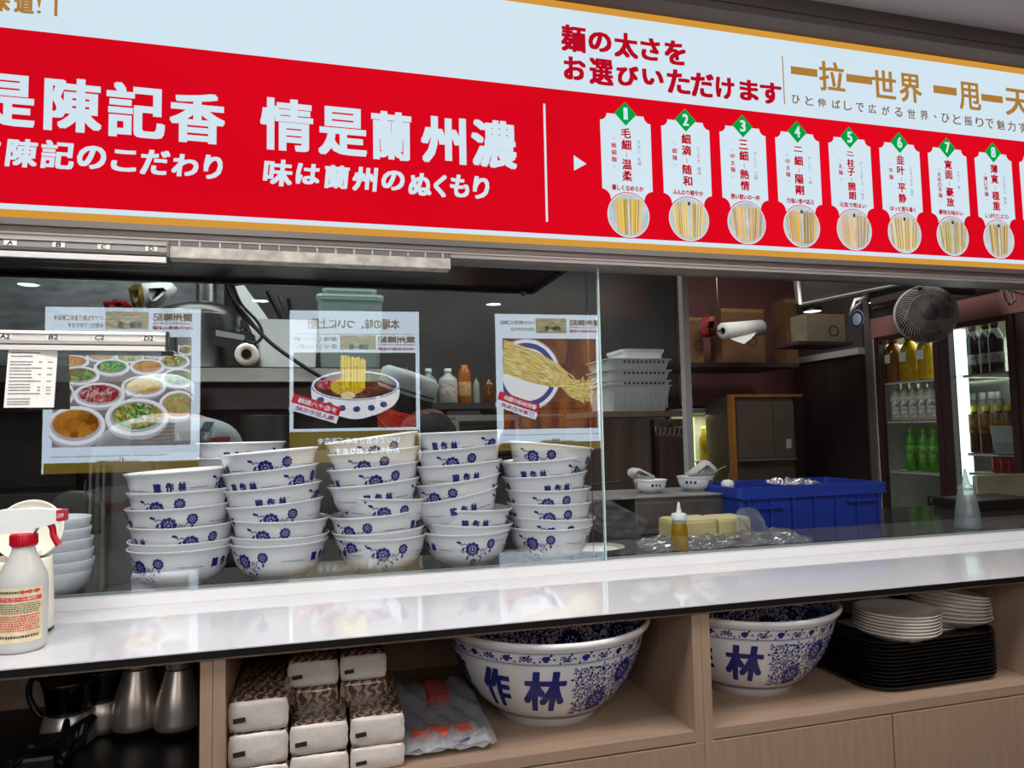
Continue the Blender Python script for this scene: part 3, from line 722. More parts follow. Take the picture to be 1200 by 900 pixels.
for i in range(NT):
    o = tr0 if i == 0 else tr0.copy()
    if i: COL.objects.link(o)
    o.location = (tc_[0]+random.uniform(-.001, .001), tc_[1], ZS+.0003+.0070*i); o.rotation_euler.z = random.uniform(-.004, .004)
    if i == 0: nm = 'bottom black serving tray resting on the right shelf'
    elif i == NT-1: nm = 'topmost black serving tray with white plates standing on it'
    elif i < 7: nm = 'black serving tray, %s from the bottom of the pile' % ('', 'second', 'third', 'fourth', 'fifth', 'sixth', 'seventh')[i]
    else: nm = 'black serving tray, %s from the top of the pile' % {11: 'second', 10: 'third', 9: 'fourth', 8: 'fifth', 7: 'sixth'}[i]
    tag(o, nm, 'tray', 'black trays piled on the right shelf')
zt = ZS+.0003+.0070*(NT-1)+.0042
PL = [(0, .004), (.045, .004), (.047, 0), (.052, 0), (.055, .0035), (.075, .011), (.0845, .0185), (.086, .0205), (.0848, .0215), (.082, .0195), (.072, .0135), (.055, .0085), (0, .0075)]
pl0 = MB().lathe(PL, 44).build('plate', mat('ivory_plate', (214, 206, 198), .25, 0, .02, 20, coat=.2)); first = [True]
def plate(loc, tilt, label, grp):
    o = pl0 if first[0] else pl0.copy()
    if not first[0]: COL.objects.link(o)
    first[0] = False; o.location = loc; o.rotation_euler = tilt; o.scale = (.93, .93, .96); tag(o, label, 'plate', grp)
ps = .0060
for i in range(7):
    plate((1.1110+.0006*i, -.245, zt+ps*i), (0, 0, 0), '%s white plate in the nearer plate stack on the trays' % (['bottom', 'second from the bottom', 'third from the bottom', 'middle', 'third from the top', 'second from the top', 'topmost'][i]), 'plates in the nearer stack')
for i in range(8):
    tl = .03+.026*i
    plate((1.284-.001*i, -.204, zt+.002+(ps+.0012)*i), (0, tl*.8, 0), '%s white plate in the tilted plate stack behind' % (['bottom', 'second from the bottom', 'third from the bottom', 'fourth from the bottom', 'fourth from the top', 'third from the top', 'second from the top', 'topmost'][i]), 'plates in the tilted rear stack')
for i in range(8):
    plate((1.171, -.05, zt+ps*i), (0, 0, 0), '%s plate of the dim stack at the back of the shelf' % (['bottom', 'second from the bottom', 'third from the bottom', 'fourth from the bottom', 'fourth from the top', 'third from the top', 'second from the top', 'topmost'][i]), 'plates in the dim rearmost stack')
o = MB().box(-.1, -.075, 0, .1, .075, .001).build('paper_sheet', paper); o.location = (1.183, -.171, zt-.0008); o.rotation_euler.z = .1; tag(o, 'white paper sheet under the plates on the top tray', 'paper')

# ================================================================== TISSUE PACKS
def tissue_end(nm='pack_body'):
    return None
wrapm = mat('shiny_film_wrap', (206, 197, 190), .22, 0, .03, 40, .9, 55, coat=.7)
brownwrap = None
def wrap_mat():
    m = mat('brown_cream_wrap', (120, 92, 76), .25, 0, .05, 10, .6, 60, coat=.6); nt = m.node_tree; b = nt.nodes['Principled BSDF']
    tc = nt.nodes.new('ShaderNodeTexCoord'); mp = nt.nodes.new('ShaderNodeMapping'); mp.inputs['Rotation'].default_value = (0, 0, .3)
    wv = nt.nodes.new('ShaderNodeTexWave'); wv.wave_type = 'BANDS'; wv.inputs['Scale'].default_value = 22; wv.inputs['Distortion'].default_value = 6; wv.inputs['Detail'].default_value = 1; wv.inputs['Detail Scale'].default_value = 4
    nt.links.new(tc.outputs['Object'], mp.inputs[0]); nt.links.new(mp.outputs[0], wv.inputs[0]); rp = nt.nodes.new('ShaderNodeValToRGB')
    rp.color_ramp.elements[0].color = S(78, 58, 48); rp.color_ramp.elements[1].color = S(156, 134, 118); rp.color_ramp.elements[0].position = .35; rp.color_ramp.elements[1].position = .8
    nt.links.new(wv.outputs['Fac'], rp.inputs[0]); nt.links.new(rp.outputs[0], b.inputs['Base Color']); return m
brownwrap = wrap_mat()
def pack(x0, x1, z0, z1, y0, label, dep=.2, front=None, seed=0):
    rnd = random.Random(seed); cx = (x0+x1)/2
    t = thing('tissue_pack', label, 'tissue pack', (cx, y0, z0), 'film wrapped tissue packs on the middle shelf', rnd.uniform(-.02, .02))
    w_ = (x1-x0)/2; h_ = z1-z0; bm = bmesh.new(); bmesh.ops.create_cube(bm, size=1)
    for v in bm.verts: v.co = Vector((v.co.x*2*w_, (v.co.y+.5)*dep, (v.co.z+.5)*h_))
    bmesh.ops.subdivide_edges(bm, edges=bm.edges[:], cuts=6, use_grid_fill=True)
    for v in bm.verts:
        x, y, z = v.co; ex = abs(x)/w_; ez = abs(z/h_-.5)*2
        k = 1-.05*max(0, ex-.6)/.4*max(0, ez-.6)/.4
        v.co.x *= k*(1-.018*(ez**4)); v.co.z = h_/2+(z-h_/2)*(1-.06*ex**4)-.0012*math.sin(y*60+seed)
        if y < .001: v.co.y -= .0035*(1-ex**2)*(1-ez**2)-.0015*rnd.random()
        v.co += Vector((rnd.uniform(-1, 1), rnd.uniform(-1, 1), rnd.uniform(-.6, .6)))*.0007
    vs = [v.co.copy() for v in bm.verts]; bm.verts.index_update()
    mb = MB()
    for f in bm.faces:
        pass
    fr_ = []; ot = []
    for f in bm.faces:
        c = f.calc_center_median(); (fr_ if c.y < .004 else ot).append([v.index for v in f.verts])
    n0 = len(mb.v); mb.v += [tuple(v) for v in vs]
    for f in fr_: mb.f.append(tuple(f)); mb.m.append(front or 0); mb.sm.append(True)
    for f in ot: mb.f.append(tuple(f)); mb.m.append(1); mb.sm.append(True)
    bm.free(); mb.build('pack_body', [wrapm, brownwrap], t)
    if front is None:
        MB().box(-w_*.78, -.0052, h_*.40, -w_*.38, -.0040, h_*.55, M=Matrix.Rotation(-.08, 4, 'Y')).build('printed_mark', ink, t)
    return t
def pk(px0, py0, px1, py1, Y, label, **k):
    a = at(px0, (py0+py1)/2, Y=Y); b = at(px1, (py0+py1)/2, Y=Y); c = at((px0+px1)/2, py0, Y=Y); d = at((px0+px1)/2, py1, Y=Y)
    return a.x, b.x, d.z, c.z
H = .0505
xl = (-.128, -.041); xm = (-.039, .047); xr = (.050, .130)
for col, (a, b), n, lb in ((0, xl, 3, 'left column'), (1, xm, 3, 'middle column'), (2, xr, 3, 'right column')):
    pass
YF = -.312
def zof(x, y, Y=YF): return at(x, y, Y=Y).z
k = 0
lv = [(zof(302, 895), zof(302, 857)), (zof(302, 855), zof(302, 818))]
def col(xs, tops, px, who, Y=YF, dep=.21):
    global k
    z = ZS+.0005; names = []
    zs = [z]+[zof(px, t_) for t_ in tops]
    for i in range(len(tops)):
        k += 1
        pack(xs[0], xs[1], zs[i]+.0005, zs[i+1]-.0012, Y, '%s tissue pack in the %s' % (['bottom', 'second', 'third', 'fourth'][i] if i < len(tops)-1 else 'top front', who), dep, seed=k)
def pxr(x0, x1, y, Y): return at(x0, y, Y=Y).x, at(x1, y, Y=Y).x
col(pxr(267, 338, 850, YF), [897, 857, 819], 302, 'left column of white packs')
col(pxr(339.5, 408, 860, YF), [884, 848], 372, 'middle column of white packs')
col(pxr(410.5, 474, 860, YF), [873, 837], 442, 'right column of white packs')
YB2 = -.219
def back(x0, x1, y0, y1, lab, front=None, Y=YB2):
    global k
    k += 1; a = pxr(x0, x1, (y0+y1)/2, Y)
    pack(a[0], a[1], zof((x0+x1)/2, y1, Y), zof((x0+x1)/2, y0, Y), Y, lab, .2, front, seed=k)
back(337, 396.5, 774, 804, 'beige tissue pack raised at the back of the middle column')
back(340, 396.5, 806, 838, 'brown-sided tissue pack under the raised middle one', 1)
back(398.5, 453, 768, 797, 'beige tissue pack raised at the back of the right column', None)
back(399, 453, 799, 828, 'brown-sided tissue pack under the raised right one', 1)
a = pxr(268, 336, 800, -.157); pack(a[0]+.002, a[1]+.004, zof(302, 826, -.118)+.003, zof(302, 790, -.118), -.09, 'dark brown tissue pack at the back above the left column', .19, 1, seed=40)
# hidden packs that carry the back row
for xs, z1, lb in ((pxr(340, 396.5, 820, YB2), zof(368, 838.5, YB2), 'middle'), (pxr(399, 453, 820, YB2), zof(425, 828.5, YB2), 'right')):
    pass

# ================================================================== folded plastic bags by the big bowl
bag = thing('folded_bag', 'crumpled clear plastic bag printed orange beside the tissue packs', 'bag', (.1916, -.176, ZS)); bag.scale = (.958, .958, .958)
def crumple(mb, w_, d_, n, h0, h1, seed, amp=.006, mi=0, off=(0, 0)):
    rnd = random.Random(seed); vs = []; fs = []
    for j in range(n+1):
        for i in range(n+1):
            x = (i/n-.5)*w_; y = (j/n-.5)*d_
            z = h0+(h1-h0)*(j/n)+amp*(rnd.random()-.5)*2+amp*math.sin(i*1.3+j*.7+seed)
            e = min(i, j, n-i, n-j)/n
            if e == 0: z = max(.0012, z*.55)
            vs.append((x+rnd.uniform(-1, 1)*w_*.012+off[0], y+rnd.uniform(-1, 1)*d_*.012+off[1], max(.001, z)))
    for j in range(n):
        for i in range(n): a = j*(n+1)+i; fs.append((a, a+1, a+n+2, a+n+1))
    return mb.add(vs, fs, mi, True)
bagc = glassmat('milky_plastic_film', (225, 228, 232), 1.2, .15, .02, .6, (176, 176, 182), .6)
orangep = mat('orange_print', (165, 74, 56), .35, 0, .15, 60, .3, 100)
crumple(MB(), .175, .26, 22, .030, .048, 2, .004).build('film', bagc, bag)
crumple(MB(), .165, .24, 22, .014, .030, 5, .003).build('film_underlayer', mat('white_film', (176, 174, 176), .3, 0, .05, 30, .6, 70), bag)
crumple(MB(), .13, .022, 12, .0285, .033, 7, .0015, off=(.0, -.100)).build('orange_print', orangep, bag)
crumple(MB(), .045, .10, 12, .0445, .052, 8, .0008, off=(.01, .05)).build('orange_print', mat('red_print', (140, 62, 54), .35, 0, .2, 40), bag)
for o_ in bag.children:
    if o_.name.startswith('orange'): o_.location.z = .004
MB().box(-.011, -.0015, -.0005, .011, .0015, .0008, M=Matrix.Rotation(.6, 4, 'Z')).build('blue_stripe', mat('blue_stripe_print', (40, 80, 160), .4), bag).location = (.03, -.128, .024)

# ================================================================== STEEL JUGS in the left cabinet
o = MB().box(-1.27, -.315, ZS+.0003, -.172, .13, ZS+.006).build('shelf_liner', black); tag(o, 'black liner mat on the shelf under the steel jugs', 'mat')
zj = ZS+.0065
jugm = mat('satin_steel', (206, 196, 188), .32, .8, .03, 30)
def jug(px, py, label, rot=0, s=1.0):
    p = at(px, py-3, Z=zj); y = p.y+.03; p = at(px, py, Y=y)
    t = thing('vacuum_jug', label, 'jug', (p.x, y, zj), 'steel vacuum jugs under the counter'); t.scale = (.958, .958, .958)
    MB().lathe([(0, 0), (.034, 0), (.036, .002), (.036, .010), (.0385, .012)], 36).build('base', blackp, t)
    MB().lathe([(.0385, .012), (.041, .014), (.0415, .026), (.040, .046), (.035, .070), (.028, .092), (.0235, .108), (.0225, .112)], 40).build('body', jugm, t)
    MB().lathe([(.0215, .112), (.0215, .1145)], 36).build('seam_ring', blackp, t)
    MB().lathe([(.0225, .1145), (.0220, .140), (.0235, .152), (.021, .154), (.0, .154)], 36).build('neck', jugm, t)
    h = MB(); h.tube(spline([(.020, 0, .145), (.045, 0, .145), (.058, 0, .12), (.056, 0, .08), (.040, 0, .05)]), .006, 8); h = h.build('handle', blackp, t); t.rotation_euler.z = rot
    return t
jug(160, 868, 'steel vacuum jug left of the other tall jug', 1.3)
jug(209, 868, 'steel vacuum jug nearest the cabinet divider', 1.3)
def pot(px, py, label, rot, s=1):
    y = at(px, py, Z=zj).y+.04; p = at(px, 870, Y=y)
    t = thing('coffee_server', label, 'pot', (p.x, y, zj), 'steel and glass servers under the counter', rot); t.scale = (.958, .958, .958)
    MB().lathe([(0, 0), (.036, 0), (.042, .004), (.044, .014), (.042, .036), (.037, .054), (.0355, .056)], 36).build('steel_base', jugm, t)
    MB().lathe([(.0335, .050), (.0345, .056), (.0335, .060)], 36).build('collar', blackp, t)
    MB().lathe([(.0325, .058), (.036, .075), (.040, .098), (.042, .108)], 36).build('glass_body', glassmat('dark_glass', (90, 88, 86), 1.2), t)
    MB().lathe([(.0425, .105), (.044, .112), (.041, .113), (.040, .106)], 36).build('rim', blackp, t)
    MB().tube(spline([(.043, 0, .108), (.064, 0, .112), (.070, 0, .085), (.056, 0, .055), (.042, 0, .045)]), .005, 8).build('handle', blackp, t)
    MB().box(-.003, -.04, .060, .003, -.037, .110).build('rib', blackp, t)
pot(80, 882, 'glass server with steel base in front at the left', 2.9)
pot(119, 864, 'glass server half hidden behind the left tall jug', 2.6)
cl = thing('cable_bundle', 'dark tangled cable bundle at the far left of the shelf', 'cable', (-.407, -.157, zj))
rnd = random.Random(4); P = [(rnd.uniform(-.06, .05), rnd.uniform(-.08, .08), .006+rnd.uniform(0, .055)) for _ in range(16)]
MB().tube(spline(P, 8), .005, 8).build('cord', cable, cl)
MB().box(-.045, -.05, .0, .02, .05, .035, bev=.006).build('adapter', blackp, cl)
bx = MB().box(-.196, -.157, zj, -.1705, .10, zj+.165).build('tray_sleeve', black); tag(bx, 'black upright board between the jugs and the cabinet divider', 'board')

# ================================================================== SPRAY BOTTLE AND CREAM CANISTER
zc = 1.2003
pb = at(25, 750, Y=-.245)
sb = thing('spray_bottle', 'white trigger spray bottle with red collar on the counter', 'bottle', (pb.x, -.245, zc)); sb.scale = (.985, .985, 1.0)
botm = mat('cloudy_plastic', (214, 214, 210), .3, 0, .01, 10, trans=.25)
MB().lathe([(0, .002), (.026, .002), (.0285, 0), (.031, .003), (.0325, .010), (.0325, .094), (.031, .106), (.024, .122), (.0165, .138), (.0145, .146), (.0145, .155), (0, .155)], 44).build('bottle_body', botm, sb)
cp = MB(); cp.lathe([(0, .148), (.0168, .148), (.0172, .150), (.0170, .164), (.0155, .167), (0, .167)], 40)
for i in range(28):
    a = 2*PI*i/28; cp.box(-.0006, -.0182, .1505, .0006, -.0165, .1640, M=Matrix.Rotation(a, 4, 'Z'))
cp.build('collar', redp, sb)
hd = MB()
prof = [(-.058, .176), (-.050, .170), (-.012, .170), (.0, .167), (.012, .168), (.016, .176), (.036, .180), (.044, .183), (.044, .196), (.020, .1985), (-.030, .1985), (-.056, .192)]
hd.prism(prof, -.0085, .0085, lambda u, v, d: Vector((u, d, v)))
h = hd.build('trigger_head', whitep, sb)
bv = h.modifiers.new('b', 'BEVEL'); bv.width = .003; bv.segments = 3
nz = MB().box(.044, -.009, .182, .056, .009, .1985, bev=.0015).build('nozzle', redp, sb)
mb = MB(); text_on(mb, 'OFF', .0455, .187, .0545, .193, lambda u, v, l: Vector((u, -.0093-l, v)), 0, lean=.001); mb.build('lettering', whitep, sb)
MB().tube(spline([(.030, 0, .184), (.037, 0, .172), (.039, 0, .160), (.046, 0, .146)]), [.005, .0055, .005, .0045]*0 or .0048, 8).build('trigger', redp, sb)
lb = MB(); R_ = .0329
def lf(u, v, l): a = u/R_; return Vector(((R_+l)*math.sin(a), -(R_+l)*math.cos(a), v))
N = 16
for i in range(N):
    a0, a1 = -.036+.070*i/N, -.036+.070*(i+1)/N
    lb.add([lf(a0, .016, 0), lf(a1, .016, 0), lf(a1, .092, 0), lf(a0, .092, 0)], [(0, 1, 2, 3)], 0, True)
lb = lb.build('label_sticker', mat('aged_label_paper', (222, 206, 168), .6, 0, .08, 60), sb)
lb.rotation_euler.z = .15
mb = MB()
for i in range(N):
    a0, a1 = -.034+.066*i/N, -.034+.066*(i+1)/N
    mb.add([lf(a0, .0735, .0003), lf(a1, .0735, .0003), lf(a1, .0795, .0003), lf(a0, .0795, .0003)], [(0, 1, 2, 3)], 1)
rnd = random.Random(2)
for z, h_, mi in [(.085, .0034, 0), (.069, .0016, 0), (.066, .0016, 0), (.063, .0016, 0), (.060, .0016, 0), (.057, .0016, 0)]+[(.052-.0033*j, .0022, 1) for j in range(7)]+[(.0225, .0040, 0)]:
    u = -.031
    while u < .028:
        L = rnd.uniform(.0012, .003); mb.add([lf(u, z, .0004), lf(u+L, z, .0004), lf(u+L, z+h_, .0004), lf(u, z+h_*rnd.uniform(.6, 1), .0004)], [(0, 1, 2, 3)], mi); u += L+rnd.uniform(.0006, .0014)
for q in range(3): mb.add([lf(.006+.009*q, .083, .0005), lf(.010+.009*q, .0865, .0005), lf(.006+.009*q, .090, .0005), lf(.002+.009*q, .0865, .0005)], [(0, 1, 2, 3)], 1)
text_on(mb, 'アルコール製剤', -.022, .0745, .024, .0788, lambda u, v, l: lf(u, v, .0006+l), 0, mi=2)
mb.build('label_print', [mat('label_black_print', (70, 62, 50), .7), mat('label_red_print', (206, 70, 66), .7), paper], lb)
# cream canister with the lid flipped up
cpn = at(34, 700, Y=-.085)
cn = thing('canister', 'cream plastic canister with its round lid open behind the spray bottle', 'canister', (at(20, 700, Y=-.145).x, -.142, zc)); cn.scale = (.965, .965, .965)
MB().lathe([(0, .0), (.050, .0), (.0515, .002), (.0515, .005), (0, .005)], 48).build('base_ring', blackp, cn)
MB().lathe([(.0505, .005), (.0515, .006), (.0500, .060), (.0470, .118), (.0455, .121), (.043, .119), (.0455, .06), (.047, .01), (0, .01)], 48).build('canister_body', creamp, cn)
Ml = Matrix.Translation((.006, .030, .160)) @ Matrix.Rotation(.22, 4, 'Y') @ Matrix.Rotation(math.radians(72), 4, 'X')
MB().lathe([(0, .004), (.040, .004), (.0465, .008), (.0495, .013), (.0510, .012), (.0505, .006), (.047, .0), (0, -.002)], 48, M=Ml).build('lid', creamp, cn)
MB().box(.028, -.016, .119, .042, -.010, .124, bev=.001).build('latch', mat('grey_latch', (70, 70, 70), .5), cn)
MB().box(.012, -.002, .118, .028, .014, .130, bev=.002).build('hinge', creamp, cn)

# ================================================================== HALL BEHIND THE VIEWER: backlit posters seen mirrored in the glass
EK = 8.6
A0 = at(50, 450, Y=0); 
def fwdpt(x, d):
    r = ray(x, 450); return CAM+r*(d/F)
PA = fwdpt(50, 2.95); PB2 = fwdpt(707, 3.42)      # line of the wall in the mirror image
TDv = Vector((PB2.x-PA.x, PB2.y-PA.y)); TL = TDv.length; TDv.normalize(); NV = Vector((TDv.y, -TDv.x))
def wallpt(x, y):
    d = ray(x, y); den = d.x*NV.x+d.y*NV.y
    t = ((PA.x-CAM.x)*NV.x+(PA.y-CAM.y)*NV.y)/den; p = CAM+d*t
    return (p.x-PA.x)*TDv.x+(p.y-PA.y)*TDv.y, p.z
def real(a, z, l):
    x = PA.x+TDv.x*a; y = PA.y+TDv.y*a
    # lift towards the glass (mirror image: towards the viewer)
    x += NV.x*l; y += NV.y*l
    return Vector((x, -y, z))
sgn = 1 if (NV.y < 0) else -1
def pf(l0): return lambda a, z, l: real(a, z, sgn*(l0+l))
PW = emi('poster_white', (205, 222, 238), EK, .04, 3); PG = emi('poster_gold', (142, 122, 40), EK*.55, .1, 2); PT = emi('poster_gold_text', (120, 100, 62), EK*.8)
PR = emi('poster_red', (196, 24, 34), EK*.9); PK = emi('poster_black', (26, 22, 22), EK*.3, .4, 20); PBg = emi('poster_grey_table', (150, 146, 146), EK*.6, .2, 8)
PBow = emi('poster_bowl_white', (226, 228, 234), EK); PSh = emi('poster_bowl_shade', (176, 178, 190), EK*.9); PCR = emi('poster_crimson', (150, 30, 44), EK); PBl = emi('poster_cobalt', (50, 60, 130), EK)
PGR = emi('poster_thin_grey', (130, 146, 160), EK)
def pq(x0, y0, x1, y1, l, m, nm, par, grow=0):
    a0, zt_ = wallpt((x0), (y0+y1)/2)[0], wallpt((x0+x1)/2, y0)[1]; a1, zb_ = wallpt(x1, (y0+y1)/2)[0], wallpt((x0+x1)/2, y1)[1]
    f = pf(l); return MB().add([f(a0, zb_, 0), f(a1, zb_, 0), f(a1, zt_, 0), f(a0, zt_, 0)], [(0, 1, 2, 3)]).build(nm, m, par)
def pell(cx, cy, rx, ry, l, m, nm, par, mb=None, clip=None, n=28):
    c = wallpt(cx, cy); a = abs(wallpt(cx+rx, cy)[0]-c[0]); b = abs(wallpt(cx, cy-ry)[1]-c[1]); f = pf(l)
    own = mb is None; mb = mb or MB(); P = []
    for k in range(n):
        u = c[0]+a*math.cos(2*PI*k/n); v = c[1]+b*math.sin(2*PI*k/n)
        if clip: u = min(max(u, clip[0]), clip[1]); v = min(max(v, clip[2]), clip[3])
        P.append(f(u, v, 0))
    mb.add(P, [tuple(range(n))])
    return mb.build(nm, m, par) if own else mb
def ptext(s, x0, y0, x1, y1, l, m, nm, par, bold=0):
    a0 = wallpt(x0, (y0+y1)/2)[0]; a1 = wallpt(x1, (y0+y1)/2)[0]; zt_ = wallpt((x0+x1)/2, y0)[1]; zb_ = wallpt((x0+x1)/2, y1)[1]
    mb = MB(); text_on(mb, s, a0, zb_, a1, zt_, pf(l), bold, mirror=True); return mb.build(nm, m, par)
def poster(label, x0, x1, y0, y1, ygold, logo, photo, title=False):
    t = thing('backlit_poster', label, 'poster', (0, 0, 0), 'backlit menu posters on the hall side')
    a0 = wallpt(x0, 450)[0]; a1 = wallpt(x1, 450)[0]; zt_ = wallpt((x0+x1)/2, y0)[1]; zb_ = wallpt((x0+x1)/2, y1)[1]
    f = pf(0)
    MB().prism([(a0-.006, zb_-.006), (a1+.006, zb_-.006), (a1+.006, zt_+.006), (a0-.006, zt_+.006)], -.03, 0, lambda u, v, d: f(u, v, d)).build('light_box', mat('gold_alu', (120, 100, 60), .4, .5), t)
    g = pf(.001); MB().add([g(a0, zb_, 0), g(a1, zb_, 0), g(a1, zt_, 0), g(a0, zt_, 0)], [(0, 1, 2, 3)]).build('white_print', PW, t)
    pq(x0, ygold, x1, y1, .002, PG, 'gold_foot', t)
    return t
# poster 1: side dishes
t = poster('backlit poster of many small side dishes in white bowls', 52, 235, 361, 553, 541, 0, 0)
def z1(x, y): return 40+x/4.0909, 340+y/4.0909
X0, Y0 = z1(95, 225); X1, Y1 = z1(755, 748)
pq(X0, Y0, X1, Y1, .003, PBg, 'photo_table', t)
ca, cb = wallpt(X0, 450)[0], wallpt(X1, 450)[0]; cz0, cz1 = wallpt(150, Y1)[1], wallpt(150, Y0)[1]; clip = (ca, cb, cz0, cz1)
foods = {'orange_slices': [(196, 120, 24), (220, 150, 50), (206, 134, 40), (150, 84, 14)], 'bean_shreds': [(224, 190, 110), (210, 160, 70), (234, 204, 140), (240, 220, 160)],
 'sprouts': [(216, 224, 180), (120, 170, 70), (230, 220, 170), (196, 190, 130)], 'broccoli': [(60, 150, 40), (100, 190, 60), (30, 110, 30), (150, 210, 90)],
 'carrot_shreds': [(226, 160, 40), (214, 140, 30), (234, 180, 60), (204, 120, 30)], 'celery': [(120, 180, 40), (170, 210, 60), (60, 120, 40), (150, 60, 30)],
 'dark_greens': [(40, 80, 50), (60, 110, 60), (150, 170, 50), (30, 60, 50)], 'radish': [(206, 50, 90), (230, 110, 130), (180, 30, 60), (226, 200, 190), (90, 150, 60)],
 'potato_shreds': [(226, 176, 60), (232, 190, 80), (214, 160, 50), (240, 204, 100)], 'brown_mix': [(170, 110, 60), (210, 180, 130), (60, 50, 30), (120, 150, 60)],
 'green_white': [(80, 170, 60), (230, 232, 200), (40, 130, 40), (214, 204, 120), (200, 130, 40)], 'diced': [(190, 200, 90), (220, 170, 140), (150, 190, 70), (210, 140, 110)]}
lay = .0035
for nm, cx, cy, rx, ry in (('diced', 640, 275, 62, 32), ('brown_mix', 730, 290, 40, 26), ('sprouts', 590, 308, 60, 22), ('bean_shreds', 327, 318, 72, 28), ('sprouts', 465, 325, 68, 28), ('celery', 110, 330, 26, 20), ('carrot_shreds', 190, 345, 82, 36), ('green_white', 676, 345, 76, 38),
                           ('broccoli', 380, 372, 86, 42), ('carrot_shreds', 550, 370, 82, 40), ('celery', 112, 400, 24, 36), ('celery', 225, 412, 100, 47), ('dark_greens', 700, 424, 84, 50), ('potato_shreds', 535, 463, 107, 55), ('brown_mix', 140, 500, 66, 62), ('radish', 325, 505, 122, 64), ('diced', 700, 552, 92, 74), ('green_white', 505, 610, 150, 96), ('orange_slices', 215, 650, 140, 100)):
    px_, py_ = z1(cx, cy); s = 4.0909; m = foodmat('print_'+nm, foods[nm], EK*.85, 55 if nm != 'orange_slices' else 22, (1, 1, 1) if nm not in ('radish', 'orange_slices') else (1, 1, .7))
    pell(px_, py_+ry/s*.10, rx/s, ry/s*1.02, lay, PSh, 'dish_print', t, clip=clip); lay += .0003
    pell(px_, py_, rx/s, ry/s*.93, lay, PBow, 'dish_print', t, clip=clip); lay += .0003
    pell(px_, py_-ry/s*.02, rx/s*.86, ry/s*.76, lay, PSh, 'dish_print', t, clip=clip); lay += .0003
    pell(px_, py_-ry/s*.08, rx/s*.78, ry/s*.66, lay, m, 'food_print', t, clip=clip); lay += .0003
def header(t, fx, mirror_off=0):
    """fx maps header fractions to photo pixels"""
    pass
ptext('いつでも皆さまのご来店を', *z1(98, 120), *z1(335, 148), .003, PT, 'lettering', t, .0006)
ptext('お待ちしております', *z1(165, 158), *z1(335, 182), .003, PT, 'lettering', t, .0006)
pq(*z1(345, 105), *z1(552, 190), .003, foodmat('print_pale_noodles', [(190, 180, 130), (214, 206, 170), (170, 160, 110)], EK*.8, 30, (1, 1, 6)), 'header_picture', t)
ptext('拉麺一筋', *z1(405, 152), *z1(520, 184), .004, PK, 'lettering', t, .001)
ptext('蘭州陳記', *z1(572, 112), *z1(762, 152), .003, PT, 'lettering', t, .0016)
ptext('LANZHOU CHENJI', *z1(572, 156), *z1(762, 170), .003, PT, 'lettering', t, .0004)
ptext('1985年創業の老舗', *z1(572, 175), *z1(762, 192), .003, PCR, 'lettering', t, .0006)
pq(*z1(80, 793), *z1(640, 797), .003, PGR, 'thin_line', t)
mb = MB(); f = pf(.003)
for i in range(40):
    X, Yq = z1(300+i*5.4, 828); h_ = 1.2+abs(math.sin(i*1.7))*2.4+(4 if i in (21, 23, 24) else 0)
    a_, z_ = wallpt(X, Yq); a2, z2 = wallpt(X+1.2, Yq-h_); mb.add([f(a_, z_, 0), f(a2, z_, 0), f(a2, z2, 0), f(a_, z2, 0)], [(0, 1, 2, 3)])
mb.build('skyline_print', PT, t)
# poster 2: beef noodle bowl
t = poster('backlit poster of a beef noodle bowl with lifted yellow noodles', 339.5, 491.5, 365, 541, 505, 0, 0)
def z2(x, y): return 320+x/5, 350+y/5
ptext('本場の味、ついに上陸!', *z2(205, 118), *z2(740, 182), .003, PT, 'lettering', t, .0012)
pq(*z2(120, 208), *z2(830, 211), .003, PT, 'thin_line', t)
ptext('美味しい一杯', *z2(120, 225), *z2(378, 252), .003, PT, 'lettering', t, .0004)
ptext('幸せいっぱい', *z2(120, 268), *z2(378, 295), .003, PT, 'lettering', t, .0004)
pq(*z2(392, 216), *z2(602, 300), .003, _M['print_pale_noodles'], 'header_picture', t)
ptext('拉麺一筋', *z2(445, 268), *z2(560, 300), .004, PK, 'lettering', t, .001)
ptext('蘭州陳記', *z2(612, 222), *z2(830, 262), .003, PT, 'lettering', t, .0016)
ptext('LANZHOU CHENJI', *z2(612, 266), *z2(830, 281), .003, PT, 'lettering', t, .0004)
ptext('1985年創業の老舗', *z2(612, 287), *z2(830, 305), .003, PCR, 'lettering', t, .0006)
pq(*z2(120, 318), *z2(835, 758), .003, PK, 'photo_dark', t)
X0, Y0 = z2(120, 318); X1, Y1 = z2(835, 758); clip = (wallpt(X0, 450)[0], wallpt(X1, 450)[0], wallpt(415, Y1)[1], wallpt(415, Y0)[1])
for i in range(9):  # red placemat stripes
    f = pf(.0035+.00005*i); pts = [z2(615, 655+i*11), z2(600+25*i, 640+i*3)]
    A_ = wallpt(*z2(612, 640+i*13)); B_ = wallpt(*z2(833, 690+i*13)); w_ = .0035
    MB().add([f(A_[0], A_[1]-w_, 0), f(B_[0], max(clip[2], B_[1]-w_), 0), f(B_[0], max(clip[2], B_[1]+w_), 0), f(A_[0], A_[1]+w_, 0)], [(0, 1, 2, 3)]).build('stripe_print', [PR, emi('poster_orange', (200, 90, 30), EK*.5)][i % 2], t)
